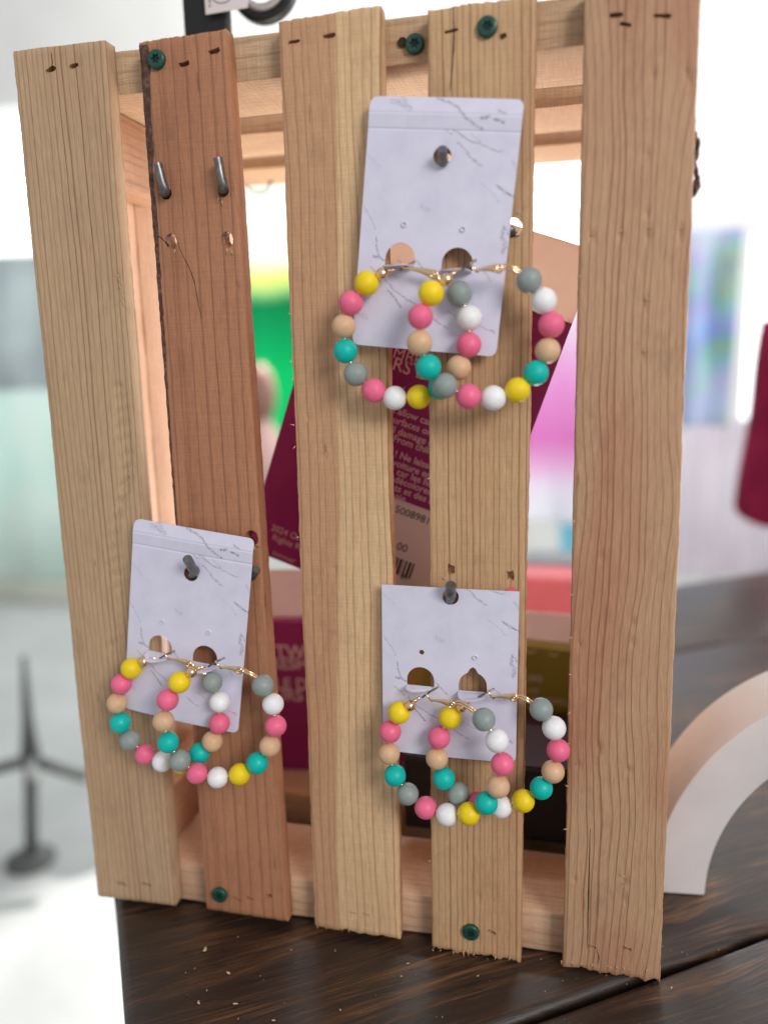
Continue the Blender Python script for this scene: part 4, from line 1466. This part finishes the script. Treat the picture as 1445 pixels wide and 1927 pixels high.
CYAN = fabric('cyan_fabric', [(0.4, (0.30, 0.66, 0.76)), (0.6, (0.42, 0.76, 0.83))], 5)
GREYF = fabric('grey_tarp', [(0.4, (0.52, 0.56, 0.57)), (0.6, (0.62, 0.66, 0.66))], 3)
PALE = fabric('pale_green_panel', [(0.4, (0.72, 0.83, 0.78)), (0.6, (0.82, 0.88, 0.84))], 2)
CREAM = fabric('cream_panel', [(0.4, (0.76, 0.75, 0.68)), (0.6, (0.82, 0.81, 0.75))], 2)
garment('hanging_cloth', 380, 640, 330, 990, 2.2, GREEN, 'green cloth fading to yellow at its top, hanging far behind the crate', 2, .02, 1.0)
garment('hanging_cloth', 960, 1160, 560, 985, 1.9, PINKF, 'pink cloth fading to white at its hem, hanging behind the crate', 2, .012, 3.0, lambda v: (0.0, 1.0))
garment('hanging_cloth', 1056, 1180, 880, 1040, 2.05, CYAN, 'pale cyan cloth hanging lower than the pink cloth', 2, .012, 4.0)
garment('tie_dye_shirt', 1150, 1398, 440, 800, 1.7, TIE, 'blue, green and purple tie-dye shirt hanging beyond the crate', 3, .02, 5.0, lambda v: (0.1 * v, 1 - 0.04 * v))
garment('white_curtain', 1130, 1700, 790, 1085, 2.3, fabric('white_fabric', [(0.4, (0.80, 0.74, 0.78)), (0.6, (0.86, 0.82, 0.85))], 3), 'white pinkish curtain below the tie-dye shirt', 9, .03, 6.0, cat='curtain')
# crimson sleeve hanging, open at the lower end
ysv = 0.95
ca_ = ony(1492, 600, ysv); cb_ = ony(1446, 958, ysv)
V, Fc = [], []
NS, NR = 24, 14
for lay in (0, 1):
    for j in range(NR + 1):
        v = j / NR
        c = ca_.lerp(cb_, v)
        r = (.042 + .006 * v) * (1 - .07 * lay) + .0015 * math.sin(v * 9)
        for i in range(NS):
            a = 2 * math.pi * i / NS
            # cut so that the opening tips towards the viewer
            V.append((c.x + r * math.cos(a), c.y + r * math.sin(a), c.z + (0.018 * math.sin(a) * -v) * -1 + .002 * nz(a, v * 3, 1)))
o1 = (NR + 1) * NS
for j in range(NR):
    for i in range(NS):
        q = j * NS + i; q2 = j * NS + (i + 1) % NS
        Fc += [(q, q2, q2 + NS, q + NS), (o1 + q, o1 + q + NS, o1 + q2 + NS, o1 + q2)]
for i in range(NS):
    q = NR * NS + i; q2 = NR * NS + (i + 1) % NS
    Fc.append((q, q2, o1 + q2, o1 + q))
    q = i; q2 = (i + 1) % NS
    Fc.append((q, o1 + q, o1 + q2, q2))
tag(link(mesh(V, Fc), 'hanging_sleeve', CRIM, None, cb_, True), 'crimson sleeve hanging with its cuff open downwards, in front of the curtain', 'garment')

# brown and pink figure in front of the green cloth
p = ony(500, 930, 1.6)
k = (ony(510, 800, 1.6) - ony(500, 800, 1.6)).length / 10
fg = empty('ornament', (p.x, 1.6, p.z), 'brown-topped pinkish ornament before the green cloth behind the crate', 'ornament')
link(lathe_me([(30 * k, 0), (48 * k, 30 * k), (40 * k, 80 * k), (24 * k, 120 * k), (16 * k, 135 * k)], 24, p), 'body', simple('pinkish_clay', (0.52, 0.34, 0.30), 0.6), fg, p, True)
link(lathe_me([(15 * k, 133 * k), (26 * k, 155 * k), (28 * k, 185 * k), (22 * k, 215 * k), (8 * k, 232 * k)], 24, p), 'top', simple('brown_clay', (0.26, 0.13, 0.10), 0.6), fg, p + Vector((0, 0, 133 * k)), True)
# boxes at the far edge of the table
for (px0, px1, py0, py1, dist, dz, cname, colr, lab) in ((930, 1180, 1094, 1150, .44, 0, 'red_box', (0.66, 0.13, 0.15), 'flat red box near the far edge of the table'),
                                                 (925, 1190, 1062, 1090, .50, 0, 'grey_box', (0.22, 0.24, 0.25), 'low grey box behind the red box on the table')):
    a = ony(px0, py1, dist); b = ony(px1, py0, dist)
    me = box_me(a.x, b.x, dist, dist + .05, .0004, b.z, .003)
    tag(link(me, cname, simple(cname + '_card', colr, 0.6), None, (a.x, dist, 0)), lab, 'box')

# left side: grey tarp, pale panels and a black pedestal
garment('grey_tarp', -160, 150, 490, 735, 2.7, GREYF, 'grey tarp hung beyond the olive slat', 3, .02, 7.0, cat='tarp')
garment('pale_panel', -260, 260, 730, 1190, 2.9, PALE, 'pale green panel under the grey tarp', 4, .03, 8.0, cat='panel')
garment('cream_panel', -260, 330, 1080, 1330, 2.6, CREAM, 'cream coloured panel standing on the floor behind the black pedestal', 2, .02, 9.0, cat='panel')
fp = onz(55, 1620, FZ + 0.0)
rt = empty('black_pedestal', (fp.x, fp.y, FZ), 'black pedestal stand with cross arms on the bright floor', 'stand')
yp = fp.y
t0 = ony(45, 1235, yp); t1 = ony(58, 1430, yp); t2 = ony(60, 1625, yp)
PEDM = simple('worn_black_metal', (0.11, 0.113, 0.11), 0.7)
link(tube_me([t0, t0.lerp(t1, .6), t1], .01, 12, True, [.005, .011, .020]), 'upper_post', PEDM, rt, t1, True)
link(tube_me([t1, t2], .013, 12), 'lower_post', simple('dark_grey_metal', (0.10, 0.10, 0.10), 0.5), rt, t2, True)
for ex, ey, dy in ((-60, 1460, .05), (165, 1462, .02), (60, 1475, -.16)):
    e_ = ony(ex, ey, yp + dy)
    link(tube_me([t1, e_], .012, 10), 'arm', PEDM, rt, e_, True)
link(lathe_me([(.05, 0), (.05, .008), (.02, .018), (.012, .03)], 24, (t2.x, yp, FZ)), 'foot', PEDM, rt, (t2.x, yp, FZ), True)
